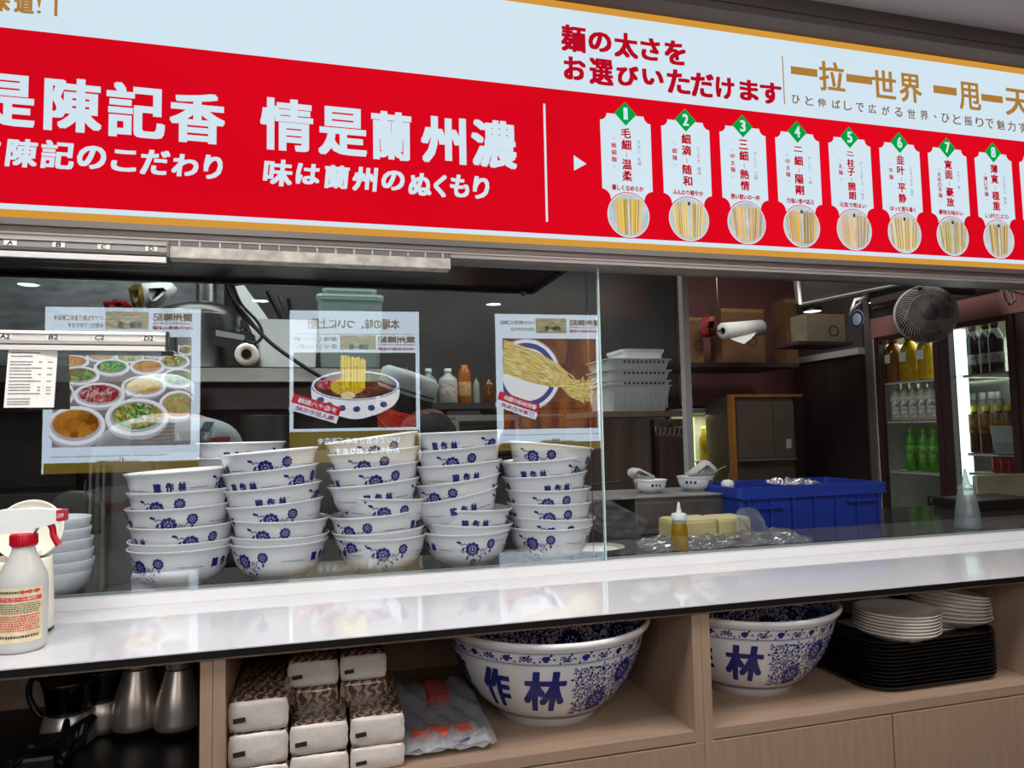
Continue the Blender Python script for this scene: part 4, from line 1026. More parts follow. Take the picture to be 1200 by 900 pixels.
def body2(cx, cy, rx, ry, yb, rb, l, m, nm):
    f = pf(l); c = wallpt(cx, cy); a = wallpt(cx+rx, cy)[0]-c[0]; b = c[1]-wallpt(cx, cy+ry)[1]; hb = c[1]-wallpt(cx, yb)[1]; P = []
    for k in range(25):
        th = PI+PI*k/24; P.append((c[0]+a*math.cos(th), c[1]+(b*math.sin(th))))
    Q = [(c[0]+a*math.cos(PI+PI*k/24)*(rb+(1-rb)*(abs(math.cos(PI*k/24)))**2), c[1]-hb*(math.sin(PI*k/24))**.55) for k in range(25)]
    mb = MB()
    for k in range(24): mb.add([f(*P[k], 0), f(*Q[k], 0), f(*Q[k+1], 0), f(*P[k+1], 0)], [(0, 1, 2, 3)])
    return mb.build(nm, m, t)
cx, cy = z2(485, 508)
body2(cx, cy, 51.5, 17.5, z2(0, 706)[1], .55, .004, PBow, 'bowl_print')
for i in range(6):
    a_ = .45+i*.38; X = cx-46*math.cos(a_); Yq = cy+9+19*math.sin(a_)
    pell(X, Yq, 4.4, 3.6, .0045, PBl, 'flower_print', t, n=9)
pell(cx, cy, 51.5, 17.8, .005, PBl, 'rim_print', t, n=48); pell(cx, cy, 50.3, 16.9, .0054, PBow, 'rim_print', t, n=48); pell(cx, cy+.4, 48, 15.4, .0058, PBl, 'rim_print', t, n=48)
pell(cx, cy+1, 46.5, 14.4, .0062, foodmat('print_broth', [(96, 40, 20), (130, 60, 30), (70, 30, 18), (160, 90, 40)], EK*.7, 40), 'broth_print', t, n=48)
pell(cx+26, cy+1, 19, 9, .0066, foodmat('print_beef', [(120, 66, 46), (150, 90, 70), (100, 50, 36), (130, 70, 60)], EK*.8, 30, (1, 1, 2)), 'beef_print', t)
pell(cx+18, cy-9, 20, 4, .0068, foodmat('print_herbs', [(60, 110, 30), (120, 150, 40), (40, 60, 20), (170, 170, 60)], EK*.7, 90), 'herb_print', t)
pell(cx-33, cy-1, 13, 6, .0070, foodmat('print_radish', [(230, 200, 130), (214, 170, 80), (236, 214, 160)], EK*.8, 20), 'radish_print', t)
nm_ = foodmat('print_yellow_noodles', [(226, 190, 20), (240, 214, 60), (200, 160, 14), (236, 200, 40)], EK*.9, 60, (3, 3, .35))
pell(cx-10, cy+2, 20, 10, .0072, nm_, 'noodle_print', t)
X0, Y0 = z2(400, 330); X1, Y1 = z2(538, 520); mb = MB(); f = pf(.0076)
for i in range(16):
    xx = X0+(X1-X0)*i/15; dy = random.uniform(-1.5, 1.5); A_ = wallpt(xx, Y0+dy+i*.35); B_ = wallpt(xx+random.uniform(-1, 1), Y1+dy); w_ = .0034
    mb.add([f(A_[0]-w_, A_[1], i*1e-5), f(A_[0]+w_, A_[1], i*1e-5), f(B_[0]+w_, B_[1], i*1e-5), f(B_[0]-w_, B_[1], i*1e-5)], [(0, 1, 2, 3)], i % 2)
mb.build('noodle_print', [nm_, emi('noodle_bright', (236, 214, 50), EK*.95)], t)
pell(*z2(440, 566), 8.5, 4.2, .0078, emi('lotus_print', (232, 210, 150), EK*.9), 'lotus_print', t)
def banner(cx0, cy0, cx1, cy1, hgt, l, w1, w2):
    A_ = wallpt(cx0, cy0); B_ = wallpt(cx1, cy1); d = Vector((B_[0]-A_[0], B_[1]-A_[1])); L = d.length; d.normalize(); n_ = Vector((-d.y, d.x)); hh = hgt
    def g(l2): return lambda u, v, q: pf(l2)(A_[0]+d.x*u+n_.x*v, A_[1]+d.y*u+n_.y*v, q)
    f = g(l)
    MB().add([f(0, 0, 0), f(L, 0, 0), f(L, hh, 0), f(0, hh, 0)], [(0, 1, 2, 3)]).build('banner_red', PR, t)
    MB().add([f(0, -hh*.85, 0), f(L, -hh*.85, 0), f(L, 0, 0), f(0, 0, 0)], [(0, 1, 2, 3)]).build('banner_white', PW, t)
    mb = MB(); text_on(mb, w1, L*.12, hh*.2, L*.93, hh*.8, g(l+.0005), .0006, mirror=True); mb.build('lettering', PW, t)
    mb = MB(); text_on(mb, w2, L*.12, -hh*.68, L*.93, -hh*.15, g(l+.0005), .0006, mirror=True); mb.build('lettering', PCR, t)
banner(341.5, 471.5, 397, 488, .040, .009, '手拉十八般麺', '職人技の伝統')
ptext('いつでも皆さまのご来店を', 372, 512, 468, 520, .004, PW, 'lettering', t, .0008)
ptext('お待ちしております', 392, 524, 468, 532, .004, PW, 'lettering', t, .0008)
# poster 3: hand pulled noodles on a plank table
t = poster('backlit poster of long pulled noodles spilling from a plate', 581, 706, 369, 527, 518, 0, 0)
def z3(x, y): return 560+x/5, 350+y/5
ptext('いつでも皆さまのご来店を', *z3(125, 130), *z3(328, 155), .003, PT, 'lettering', t, .0005)
ptext('お待ちしております', *z3(188, 170), *z3(328, 192), .003, PT, 'lettering', t, .0005)
pq(*z3(335, 118), *z3(515, 205), .003, _M['print_pale_noodles'], 'header_picture', t)
ptext('拉麺一筋', *z3(388, 162), *z3(480, 190), .004, PK, 'lettering', t, .001)
ptext('蘭州陳記', *z3(532, 125), *z3(712, 162), .003, PT, 'lettering', t, .0014)
ptext('LANZHOU CHENJI', *z3(532, 166), *z3(712, 180), .003, PT, 'lettering', t, .0004)
ptext('1985年創業の老舗', *z3(532, 184), *z3(712, 202), .003, PCR, 'lettering', t, .0005)
pq(*z3(145, 236), *z3(692, 762), .003, foodmat('print_planks', [(140, 64, 24), (160, 84, 30), (120, 48, 22), (178, 104, 36)], EK*.55, 9, (3, 3, .8)), 'plank_print', t)
X0, Y0 = z3(145, 236); X1, Y1 = z3(692, 762); clip = (wallpt(X0, 450)[0], wallpt(X1, 450)[0], wallpt(640, Y1)[1], wallpt(640, Y0)[1])
cx, cy = z3(285, 445)
for k, (r1, m, nm) in enumerate(((42, PSh, 'plate_print'), (40.5, PBow, 'plate_print'), (37, PBl, 'plate_band'), (31, PBow, 'plate_print'))):
    pell(cx, cy, r1*.93, r1, .0035+.0004*k, m, nm, t, clip=clip, n=48)
f = pf(.0062); mb = MB()
rnd = random.Random(12)
for i in range(64):
    q = i/63; p0 = z3(146+rnd.uniform(-1, 1), 245+q*190); p1 = z3(300+q*10, 300+q*190); p2 = z3(470-q*20+rnd.uniform(-8, 8), 395+q*120); p3 = z3(560+rnd.uniform(-25, 40), 560-q*30+rnd.uniform(-60, 40)); p4 = z3(686-rnd.uniform(0, 90), 500+rnd.uniform(-50, 120))
    P = spline([(a, b, 0) for a, b in (p0, p1, p2, p3, p4)], 6)
    W_ = [wallpt(p.x, p.y) for p in P]; W_ = [(max(a, clip[0]), b) for a, b in W_]; out = []; ribbon(W_, .0052, .0044, out)
    for P_ in out: mb.add([f(a, b, i*2e-5) for a, b in P_], [(0, 1, 2, 3)], rnd.choice((0, 0, 1, 2)))
mb.build('noodle_strands', [emi('strand_a', (216, 196, 110), EK*.85), emi('strand_b', (188, 160, 74), EK*.75), emi('strand_c', (234, 220, 150), EK*.9)], t)
banner(582, 468, 629, 484, .040, .009, '蘭州本場の麺本', '日清中の本来')
pq(*z3(150, 793), *z3(712, 797), .003, PGR, 'thin_line', t)
mb = MB(); f = pf(.003)
for i in range(26):
    X, Yq = z3(360+i*8, 842); h_ = 1+abs(math.sin(i*1.3))*2.2+(2 if 8 < i < 14 else 0)
    a_, z_ = wallpt(X, Yq); a2, z2_ = wallpt(X+1.3, Yq-h_); mb.add([f(a_, z_, 0), f(a2, z_, 0), f(a2, z2_, 0), f(a_, z2_, 0)], [(0, 1, 2, 3)])
mb.build('skyline_print', PT, t)
# partition that carries the posters
f = pf(0)
a_, b_ = -1.2, TL+.35
part = MB().prism([(a_, 0), (b_, 0), (b_, 2.07), (a_, 2.07)], -.10, -.034, lambda u, v, d: f(u, v, d)).build('partition', mat('partition_brown', (58, 48, 46), .7)); tag(part, 'dark brown partition behind the viewer carrying the posters', 'partition')
# small red hall sign seen beside the third poster
rs = MB(); q0 = at(700, 308, Y=2.9); q1 = at(760, 397, Y=2.9)
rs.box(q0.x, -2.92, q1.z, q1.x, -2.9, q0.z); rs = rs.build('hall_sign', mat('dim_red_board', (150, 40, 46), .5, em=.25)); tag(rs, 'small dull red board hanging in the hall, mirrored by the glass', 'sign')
# ceiling spots of the hall
spots = [(578, 356), (545, 370), (305, 352), (34, 333), (687, 373)]
for i, (x, y) in enumerate(spots):
    p = at(x, y, Z=2.49) if y < 372 else at(x, y, Z=2.49)
    Yr = -min(p.y, 5.0); d = at(x, y, Y=min(p.y, 5.0))
    t = thing('ceiling_spot', 'small round %s ceiling spot lamp of the hall, mirrored in the glass' % ['bright', 'second bright', 'leftward', 'leftmost', 'faint'][i], 'lamp', (d.x, Yr, 2.489 if p.y < 5 else d.z+.02), 'hall ceiling spots')
    MB().lathe([(.075, -.006), (.075, 0), (.063, 0), (.06, -.006)], 24).build('trim_ring', whitep, t)
    MB().add([(.06*math.cos(k*PI/12), .06*math.sin(k*PI/12), -.003) for k in range(24)], [tuple(range(24))]).build('lamp_disc', emi('spot_glow', (235, 248, 255), 26, 0), t)

# ================================================================== KITCHEN
ZW = 1.212
wt = MB().box(-2.55, .031, 1.1900, 2.6, .62, ZW); wt = wt.build('kitchen_worktop', mat('black_stone_top', (46, 44, 46), .12, 0, .2, 30)); tag(wt, 'dark glossy worktop inside the window carrying bowls and crate', 'counter')
wb = MB().box(-2.55, .27, 0, 2.6, .6, 1.1895).build('worktop_cupboard', steel_d); tag(wb, 'dull steel cupboard under the dark inner worktop', 'cupboard')
def pxbox(x0, y0, x1, y1, Y, dep):
    a = at(x0, (y0+y1)/2, Y=Y).x; b = at(x1, (y0+y1)/2, Y=Y).x; c = at((x0+x1)/2, y0, Y=Y).z; d = at((x0+x1)/2, y1, Y=Y).z
    return (a, Y, d, b, Y+dep, c)
def single(name, mbx, m, label, cat, group=None, origin=None):
    o = mbx.build(name, m, origin=origin); tag(o, label, cat, group); return o
# hood
hd_ = thing('extractor_hood', 'long dark maroon extractor hood above the cooking line', 'hood', (-.9, .35, 2.0))
MB().box(-1.6, 0, .012, 1.647, .65, .35).build('hood_body', darkred, hd_); MB().box(-1.6, .63, .0, 1.647, .652, .012).box(1.63, 0, 0, 1.647, .63, .012).build('drip_edge', mat('dark_edge', (30, 22, 22), .3, .4), hd_)
MB().lathe([(0, .0), (.008, .0), (.010, .012)], 12, M=Matrix.Translation((1.60, .62, -.012))).build('drain_cup', steel_d, hd_)
# stained vent unit hung on the frame right of the upper rail
q0 = at(197, 290, Y=-.045); q1 = at(528, 300, Y=-.045)
ac = thing('vent_unit', 'stained pale vent strip with slots hung under the sign, right of the upper rail', 'vent', (q0.x, -.045, 1.8335)); aw = q1.x-q0.x
stn = mat('stained_white_plastic', (186, 180, 170), .5, 0, .2, 40)
MB().box(0, 0, 0, aw, .036, .0215, bev=.0015).build('front_panel', stn, ac)
MB().box(0, .0005, .0215, aw, .0042, .034).build('grille_recess', mat('slot_grey', (104, 100, 97), .6), ac)
for i in range(15): MB().box(aw*(i+.5)/15, -.0006, .0215, aw*(i+.5)/15+.003, .0046, .033).build('grille_bar', stn, ac)
MB().box(0, -.0012, .0315, aw, .004, .0345).build('grille_rail', alu, ac)
# steel back splash and shelves
single('steel_wall_sheet', MB().box(at(-420, 400, Y=2.1).x, 2.1, 1.80, at(262, 400, Y=2.1).x, 2.12, 2.62), mat('scratched_steel', (150, 154, 156), .3, .55, .2, 9, .3, 40, stretch=(1, 1, 3)), 'scratched shiny steel wall panel at the upper left of the kitchen', 'panel')
Ysh = 1.62
shz = at(290, 430, Y=Ysh).z
sx0, sx1 = at(-420, 430, Y=Ysh).x, at(478, 445, Y=Ysh).x
SHD = .57
sh = thing('steel_shelf', 'bright steel shelf at the back carrying the stock pot and tubs', 'shelf', (sx0, Ysh, shz))
MB().box(0, 0, -.004, sx1-sx0, .57, 0).build('shelf_board', steel, sh); MB().box(0, 0, -.060, sx1-sx0, .006, -.0).build('shelf_front', steel, sh)
for a in (.9, sx1-sx0-.04): MB().box(a, .10, -.06, a+.01, .57, -.0045).build('shelf_bracket', steel_d, sh)
b = pxbox(-420, 455, 486, 482, 1.74, .38)
single('dark_grill_unit', MB().box(*b), darkred, 'dark maroon steel unit mounted under the bright shelf', 'appliance')
single('steel_splashback', MB().box(at(-420, 500, Y=2.2).x, 2.2, .4, at(490, 500, Y=2.2).x, 2.22, shz-.02), mat('steamy_steel', (112, 110, 106), .5, .7, .15, 5), 'hazy grey steel back panel behind the steaming stock pot', 'panel')
# range
single('cooking_range', MB().box(at(-420, 500, Y=1.7).x, 1.62, 0, at(470, 500, Y=1.55).x, 2.18, 1.30), steel_d, 'steel cooking range under the big stock pots', 'range')
def cylpx(x0, x1, yt, yb, Y, prof=None):
    a = at(x0, (yt+yb)/2, Y=Y); b = at(x1, (yt+yb)/2, Y=Y); r = (b.x-a.x)/2; zt_ = at((x0+x1)/2, yt, Y=Y).z; zb_ = at((x0+x1)/2, yb, Y=Y).z
    return (a.x+r, Y, zb_), r, zt_-zb_
def stockpot(x0, x1, yt, yb, Y, label, m=steel, zb=None, lid=False):
    c, r, h = cylpx(x0, x1, yt, yb, Y); 
    if zb is not None: h = c[2]+h-zb; c = (c[0], c[1], zb)
    t = thing('stock_pot', label, 'pot', c)
    MB().lathe([(0, 0), (r*.97, 0), (r, .01), (r, h-.006), (r*1.03, h-.003), (r*1.03, h), (r*.98, h), (r*.97, .012), (0, .012)], 40).build('pot_body', m, t)
    for s in (-1, 1): MB().tube([(s*r, -.04, h*.8), (s*(r+.03), -.03, h*.8), (s*(r+.03), .03, h*.8), (s*r, .04, h*.8)], .005, 6).build('handle', steel_d, t)
    if lid: MB().lathe([(r*1.03, h+.001), (r, h+.03), (r*.5, h+.06), (0, h+.07)], 32).build('lid', mat('pot_lid', (92, 90, 88), .35, .9), t)
    return t
stockpot(190, 281, 372, 430, 1.85, 'steel pot with dark domed lid on the back shelf beside the poster', steel, shz, True)
stockpot(278, 345, 487, 545, 1.85, 'big grey steel stock pot steaming on the range', mat('grey_pot', (140, 138, 134), .4, .6, .1, 6), 1.301)
stockpot(92, 172, 500, 560, 1.9, 'large dim stock pot on the range behind the poster image', mat('dim_pot', (96, 94, 92), .4, .7, .1, 6), 1.301)
c, r, h = cylpx(221, 262, 300, 365, 2.0)
single('flue_pipe', MB().lathe([(r*.6, .0), (r*.6, .7)], 28, M=Matrix.Translation((c[0], c[1], c[2]-.05))), steel, 'upright shiny steel flue pipe behind the lidded pot', 'pipe')
# white tub with knives
b = pxbox(303, 378, 372, 428.5, 1.75, .16)
tb = thing('utensil_tub', 'white plastic tub holding upright knives on the back shelf', 'tub', ((b[0]+b[3])/2, 1.75, shz))
w_ = (b[3]-b[0]); h_ = b[5]-shz
mb = MB(); loft(mb, [rr3(w_*.94, .16, .02, 0), rr3(w_, .17, .02, h_), rr3(w_-.006, .164, .018, h_), rr3(w_*.93, .15, .018, .005)]); 
mb.build('tub_body', whitep, tb)
def kn(x0, y0, x1, y1, Y, label, m=blackp, r=.011):
    p = at(x0, y0, Y=Y); q = at(x1, y1, Y=Y+.02); t = thing('kitchen_tool', label, 'tool', tuple(q), 'tools standing in the white tub')
    d = p-q; MB().tube([Vector((0, 0, 0)), d*.35], r*.35, 8).build('shank', steel, t); MB().tube(spline([d*.3, d*.5, d*.8, d]), r, 10).build('grip', m, t); return t
kn(313, 341, 337, 388, 1.83, 'long black handled knife leaning left in the white tub')
kn(327, 346, 342, 388, 1.84, 'curved steel ladle handle in the white tub', steel_d, .008)
kn(338, 350, 344, 388, 1.82, 'short black handled knife at the right of the tub', blackp, .009)
bd = thing('cutting_board', 'white plastic cutting board leaning left of the knife tub', 'board', tuple(at(290, 428, Y=2.0)))
P = [at(272, 336, Y=2.0), at(286, 334, Y=2.0), at(316, 376, Y=2.0), at(330, 428, Y=2.0), at(312, 428, Y=2.0)]
MB().prism([(p.x, p.z) for p in P], 0, .018, lambda u, v, d: Vector((u, 2.0+d, v))-bd.location).build('board_slab', whitep, bd)
# label device and paper roll
dv = thing('label_printer', 'black hand scale with a grey display tilted on the back shelf', 'device', tuple(at(272, 412, Y=1.66)))
D = lambda x, y, Y=1.66: at(x, y, Y=Y)-dv.location
P = [(246, 383), (298, 392), (300, 405), (281, 413), (248, 403)]
MB().prism([((D(*p)).x, (D(*p)).z) for p in P], -.0, .05, lambda u, v, d: Vector((u, d, v))).build('device_body', blackp, dv)
P = [(253, 386.5), (287, 393), (286.5, 399), (253, 393.5)]
MB().prism([((D(*p)).x, (D(*p)).z) for p in P], -.003, .0, lambda u, v, d: Vector((u, d, v))).build('display', mat('grey_display', (146, 152, 154), .3), dv)
MB().prism([((D(*p)).x, (D(*p)).z) for p in ((268, 405), (284, 408), (286, 428), (266, 428))], .005, .045, lambda u, v, d: Vector((u, d, v))).build('stand', blackp, dv)
c = at(290, 417, Y=1.66)
rl = thing('paper_roll', 'small cream paper roll with brown core on the back shelf', 'roll', (c.x, 1.64, c.z+.003))
Mr = Matrix.Rotation(PI/2, 4, 'X')
MB().lathe([(.020, -.04), (.046, -.04), (.046, .02), (.020, .02), (.020, -.04)], 28, M=Mr).build('paper', creamp, rl); MB().lathe([(.0195, -.036), (.0195, .03)], 20, M=Mr).add([(.0195*math.cos(k*.5236), .030, .0195*math.sin(k*.5236)) for k in range(12)], [tuple(range(12))]).build('core', mat('card_core', (120, 96, 72), .8), rl)
# translucent containers
frost = glassmat('frosted_plastic', (225, 238, 236), 1, .25, .02, .62, (196, 214, 210))
def tub(x0, x1, yt, yb, Y, dep, label, m=frost, zb=None, lid=True, taper=.9):
    b = pxbox(x0, yt, x1, yb, Y, dep); z0 = b[2] if zb is None else zb; w_ = b[3]-b[0]; h_ = b[5]-z0
    t = thing('storage_container', label, 'container', ((b[0]+b[3])/2, Y+dep/2, z0))
    mb = MB(); loft(mb, [rr3(w_*taper, dep*.9, .02, 0), rr3(w_, dep, .025, h_), rr3(w_*1.04, dep*1.04, .03, h_), rr3(w_*1.04, dep*1.04, .03, h_-.012)], True, False, 0, False); mb.build('container_body', m, t)
    if lid: mb = MB(); loft(mb, [rr3(w_*1.05, dep*1.05, .03, h_+.0006), rr3(w_*1.03, dep*1.03, .03, h_+.012), rr3(w_*.85, dep*.85, .03, h_+.014)]); mb.build('lid', m, t)
    return t
t1 = tub(372, 449, 348, 425, 1.66, .26, 'tall frosted plastic container on the back shelf behind the noodle poster image', zb=shz)
t2 = tub(379, 441, 338, 344, 1.70, .2, 'flat frosted box lying on top of the tall container', zb=at(410, 344, Y=1.66).z+.004, lid=False)
# snack packets and cloth
def packet(P, Y, label, m, name='snack_packet', cat='packet', thick=.03):
    q = [at(x, y, Y=Y) for x, y in P]; c = sum(q, Vector())/len(q); t = thing(name, label, cat, tuple(c)); n = len(q)
    mb = MB(); vs = [p-c for p in q]+[Vector(((p-c).x*.9, thick, (p-c).z*.9)) for p in q]+[Vector(((p-c).x*.5, -thick*.6, (p-c).z*.5)) for p in q]
    mb.add(vs, [tuple(2*n+i for i in range(n)), tuple(reversed(range(n, 2*n)))]+[(i, (i+1) % n, n+(i+1) % n, n+i) for i in range(n)]+[(2*n+i, 2*n+(i+1) % n, (i+1) % n, i) for i in range(n)], 0, True)
    mb.build('wrapper', m, t); return t
packet([(120, 354), (133, 350), (148, 353), (156, 360), (136, 366), (124, 364)], 1.7, 'shiny red snack packet hanging above the first poster image', mat('red_foil', (130, 18, 24), .2, .3, .2, 60, .6, 60))
packet([(150, 338), (157, 333), (166, 334), (168, 350), (166, 366), (156, 364)], 1.72, 'brown packet with yellow patches beside the red packet', mat('yellow_brown_foil', (120, 96, 40), .3, .2, .6, 30, .5, 60))
packet([(166, 332), (200, 330), (208, 338), (196, 350), (184, 360), (172, 362), (166, 350)], 1.8, 'white crumpled cloth hanging left of the lidded pot', mat('white_cloth', (214, 216, 214), .8, 0, .05, 20, .5, 30), 'kitchen_cloth', 'cloth')
# cables
cb = thing('power_cable', 'thick black cable drooping across the back of the kitchen', 'cable', tuple(at(300, 390, Y=1.5)))
for P, r in (([(262, 325), (272, 350), (290, 372), (303, 388), (325, 408), (360, 432), (420, 470), (470, 520)], .008), ([(270, 325), (282, 355), (300, 375), (307, 388), (305, 398), (296, 402), (286, 398)], .006), ([(268, 330), (276, 360), (296, 382), (305, 388)], .006)):
    MB().tube(spline([at(x, y, Y=1.5)-cb.location for x, y in P], 8), r, 8).build('cord', cable, cb)
# middle shelf with bottles
Ym = 1.75
b = pxbox(488, 471.5, 706, 478.5, Ym, .3); zm = b[5]
ms = single('bottle_shelf', MB().box(*b), mat('dark_steel', (70, 70, 68), .4, .6), 'dark steel shelf with sauce bottles between the poster images', 'shelf')
def bottle(loc, prof, m, name, label, cat='bottle', cap=None, capm=None, lab=None, labm=None, group=None, n=24, liquid=None):
    t = thing(name, label, cat, loc, group); MB().lathe(prof, n).build('bottle_body', m, t)
    if cap: MB().lathe(cap, n).build('cap', capm, t)
    if lab: MB().lathe(lab, n).build('label_wrap', labm, t)
    return t
def pxbottle(x0, x1, yt, Y, zb, m, label, shoulder=.7, neck=.35, capm=None, labm=None, name='sauce_bottle', caph=.1, group=None, lab=(.2, .55)):
    a = at(x0, (yt+470)/2, Y=Y).x; b = at(x1, (yt+470)/2, Y=Y).x; r = (b-a)/2; h = at((x0+x1)/2, yt, Y=Y).z-zb; hb = h*(1-caph)
    prof = [(0, 0), (r*.92, 0), (r, h*.03), (r, h*shoulder*.9), (r*.93, h*shoulder), (r*neck*1.2, h*(shoulder+.12)), (r*neck, h*(shoulder+.16)), (r*neck, hb), (0, hb)]
    cap = [(r*neck*1.12, hb-.001), (r*neck*1.15, hb), (r*neck*1.1, h), (0, h)] if capm else None
    lb = [(r*1.01, h*lab[0]), (r*1.015, h*lab[0]+.001), (r*1.015, h*lab[1]), (r*1.01, h*lab[1]+.001)] if labm else None
    return bottle(((a+b)/2, Y, zb), prof, m, name, label, 'bottle', cap, capm, lb, labm, group)
pxbottle(492, 512, 432, Ym+.1, zm+.0005, frost, 'dim clear jug leftmost on the bottle shelf', capm=whitep)
pxbottle(514, 536, 432, Ym+.1, zm+.0005, mat('white_jug', (190, 190, 186), .4), 'white jug with a red printed label on the bottle shelf', capm=whitep, labm=mat('jug_label', (206, 190, 186), .6, 0, .25, 60))
pxbottle(537, 552, 428, Ym+.1, zm+.0005, mat('orange_jug', (176, 96, 24), .4), 'orange plastic bottle right of the white jug', .82, .5, mat('orange_cap', (190, 110, 30), .4), mat('amber_label', (210, 170, 110), .6, 0, .2, 60))
pxbottle(554, 562, 440, Ym+.1, zm+.0005, mat('green_white_bottle', (150, 160, 146), .4), 'slim pale bottle next to the orange bottle', capm=mat('dark_green', (20, 60, 40), .4))
pxbottle(567, 579, 440, Ym+.1, zm+.0005, mat('amber_oil', (120, 66, 30), .15, 0, .3, 40), 'small brown bottle at the right end of the bottle shelf', capm=blackp)
# steel counter with louvred refrigerator below
Yv = 1.64
vz = at(600, 486, Y=Yv).z; vx0 = at(484, 500, Y=Yv).x; vx1 = at(689, 500, Y=1.35).x-.01
uf = thing('undercounter_fridge', 'steel framed unit with black louvre vents behind the bowl stacks', 'fridge', (vx0, Yv, 0))
MB().box(0, .01, 0, vx1-vx0, .55, vz).build('body', steel_d, uf)
def fpx(x0, y0, x1, y1, a, m, nm, d=.006):
    b = pxbox(x0, y0, x1, y1, Yv, d); return MB().box(b[0]-vx0, -a, b[2], b[3]-vx0, -a+d+.004, b[5]).build(nm, m, uf)
for (x0, y0, x1, y1) in ((492, 496, 530, 545), (538, 493, 604, 560)):
    fpx(x0, y0, x1, y1, .002, blackp, 'vent_recess')
    fpx(x0-4, y0-4, x1+4, y0, .006, alu, 'vent_frame'); fpx(x1, y0, x1+4, y1, .006, alu, 'vent_frame'); fpx(x0-4, y0, x0, y1, .006, alu, 'vent_frame')
    for i in range(int((y1-y0)/4.6)): fpx(x0, y0+1+i*4.6, x1, y0+2.6+i*4.6, .007, mat('louvre_black', (44, 44, 44), .4), 'louvre')
fpx(484, 486, 660, 489, .008, alu, 'front_rail')
ob = thing('bright_strip_pans', 'small pale pans standing in for a bright light strip under the bottle shelf', 'pan', tuple(at(504, 485, Y=Yv+.2)))  # pans put in for a strip of hotspots; warm light is in their colour
ob.location.z = vz
for x in (0, .32): MB().lathe([(0, 0), (.07, 0), (.085, .035), (.09, .036), (.08, .03), (.0, .012)], 24, M=Matrix.Translation((x, 0, 0))).build('pan', mat('hotspot_steel', (200, 176, 130), .3, .8), ob)

# white baskets on their shelf
Yb = 1.0
bz = at(750, 481.5, Y=Yb).z
b = pxbox(696, 482, 801, 488, Yb-.02, .30)
wsf = single('basket_shelf', MB().box(b[0], b[1], bz-.022, b[3], b[4], bz-.001), mat('pale_wood_edge', (140, 122, 104), .5), 'narrow shelf with pale wooden edge under the white baskets', 'shelf')
def basket(x0, x1, yt, yb, Y, label, slots, prev):
    b = pxbox(x0, yt, x1, yb, Y, .24); w_ = b[3]-b[0]; z0 = prev; h_ = b[5]-z0
    t = thing('plastic_basket', label, 'basket', ((b[0]+b[3])/2, Y+.12, z0), 'white plastic baskets stacked on the shelf')
    mb = MB(); loft(mb, [rr3(w_*.86, .2, .025, 0), rr3(w_*.98, .24, .03, h_-.004), rr3(w_*1.04, .25, .032, h_-.004), rr3(w_*1.04, .25, .032, h_), rr3(w_*.96, .23, .028, h_), rr3(w_*.84, .19, .022, .004)]); mb.build('basket_body', whitep, t)
    if slots:
        for i in range(10):
            xx = (i-4.5)*w_*.066+w_*.05; MB().box(xx-.0035, -.1212, h_-.017, xx+.0035, -.114, h_-.008).build('slot', mat('slot_shadow', (104, 108, 106), .6), t)
    else:
        for i in range(14): xx = (i-6.5)*w_*.062; MB().box(xx-.0015, -.1165, .012, xx+.0015, -.112, h_-.02, M=Matrix.Shear('YZ' if False else 'XY', 4, (0, 0)) if False else None).build('rib', whitep, t)
    return t
basket(712, 790, 451, 480, Yb, 'bottom white ribbed basket on the shelf', False, bz)
for i, (yt, nm) in enumerate(((445, 'lower slotted white basket nested above the ribbed one'), (433, 'middle slotted white basket of the nested pile'), (420, 'upper slotted white basket of the nested pile'))):
    pz = at(750, yt, Y=Yb).z-.055
    basket(713, 789, yt, 451, Yb+.0, nm, True, pz)
tub(731, 780, 409, 421, Yb+.04, .18, 'small frosted box on top of the white baskets', zb=at(755, 421, Y=Yb).z+.002, lid=False, m=whitep)
# wall panels behind and hook rack
wdk = mat('brown_grey_laminate', (120, 104, 92), .4, .2, .18, 3, stretch=(8, 1, .6))
single('brown_cupboard', MB().box(*pxbox(690, 491, 764, 640, 1.35, .3)), wdk, 'streaky brown cupboard door behind the bowls on the steamer box', 'cupboard')
single('brown_cupboard', MB().box(*pxbox(774, 491, 806, 640, 1.37, .04)), mat('brown_laminate_dark', (104, 84, 76), .4, .2, .18, 3, stretch=(8, 1, .6)), 'darker brown cupboard door right of the black gap', 'cupboard')
single('gap_dark_strip', MB().box(*pxbox(764, 491, 774, 640, 1.42, .2)), black, 'black strip standing in for the dark gap between the two brown cupboard doors', 'board')  # black sheet put in as the shade of the open gap
hk = thing('hook_rack', 'chrome rack of hanging hooks below the basket shelf', 'rack', tuple(at(785, 498, Y=.98)))
L = lambda x, y, Y=.98: at(x, y, Y=Y)-hk.location
MB().tube([L(766, 499), L(806, 501)], .003, 8).build('rail', steel, hk)
for i in range(7):
    x = 769+i*5.6; y = 499.2+.05*(x-766)
    MB().tube(spline([L(x, y), L(x-1, y+5), L(x+.6, y+11), L(x+3.2, y+10.5), L(x+3.6, y+7)], 4), .0022, 6).build('hook', steel, hk)
MB().tube([L(786, 500), Vector((L(786, 500).x, .012, bz-.020-hk.location.z))], .003, 6).build('hanger', steel, hk)
MB().lathe([(0, -.01), (.014, -.008), (.018, 0), (0, .004)], 20, M=Matrix.Translation(L(805, 493)) @ Matrix.Rotation(PI/2, 4, 'X')).build('suction_knob', whitep, hk)
# aluminium post
b = pxbox(803, 317, 810, 560, .72, .03)
po = single('aluminium_pole', MB().box(b[0], .72, ZW*0, b[3], .75, 2.65), alu_w, 'upright aluminium post right of the white baskets', 'post')
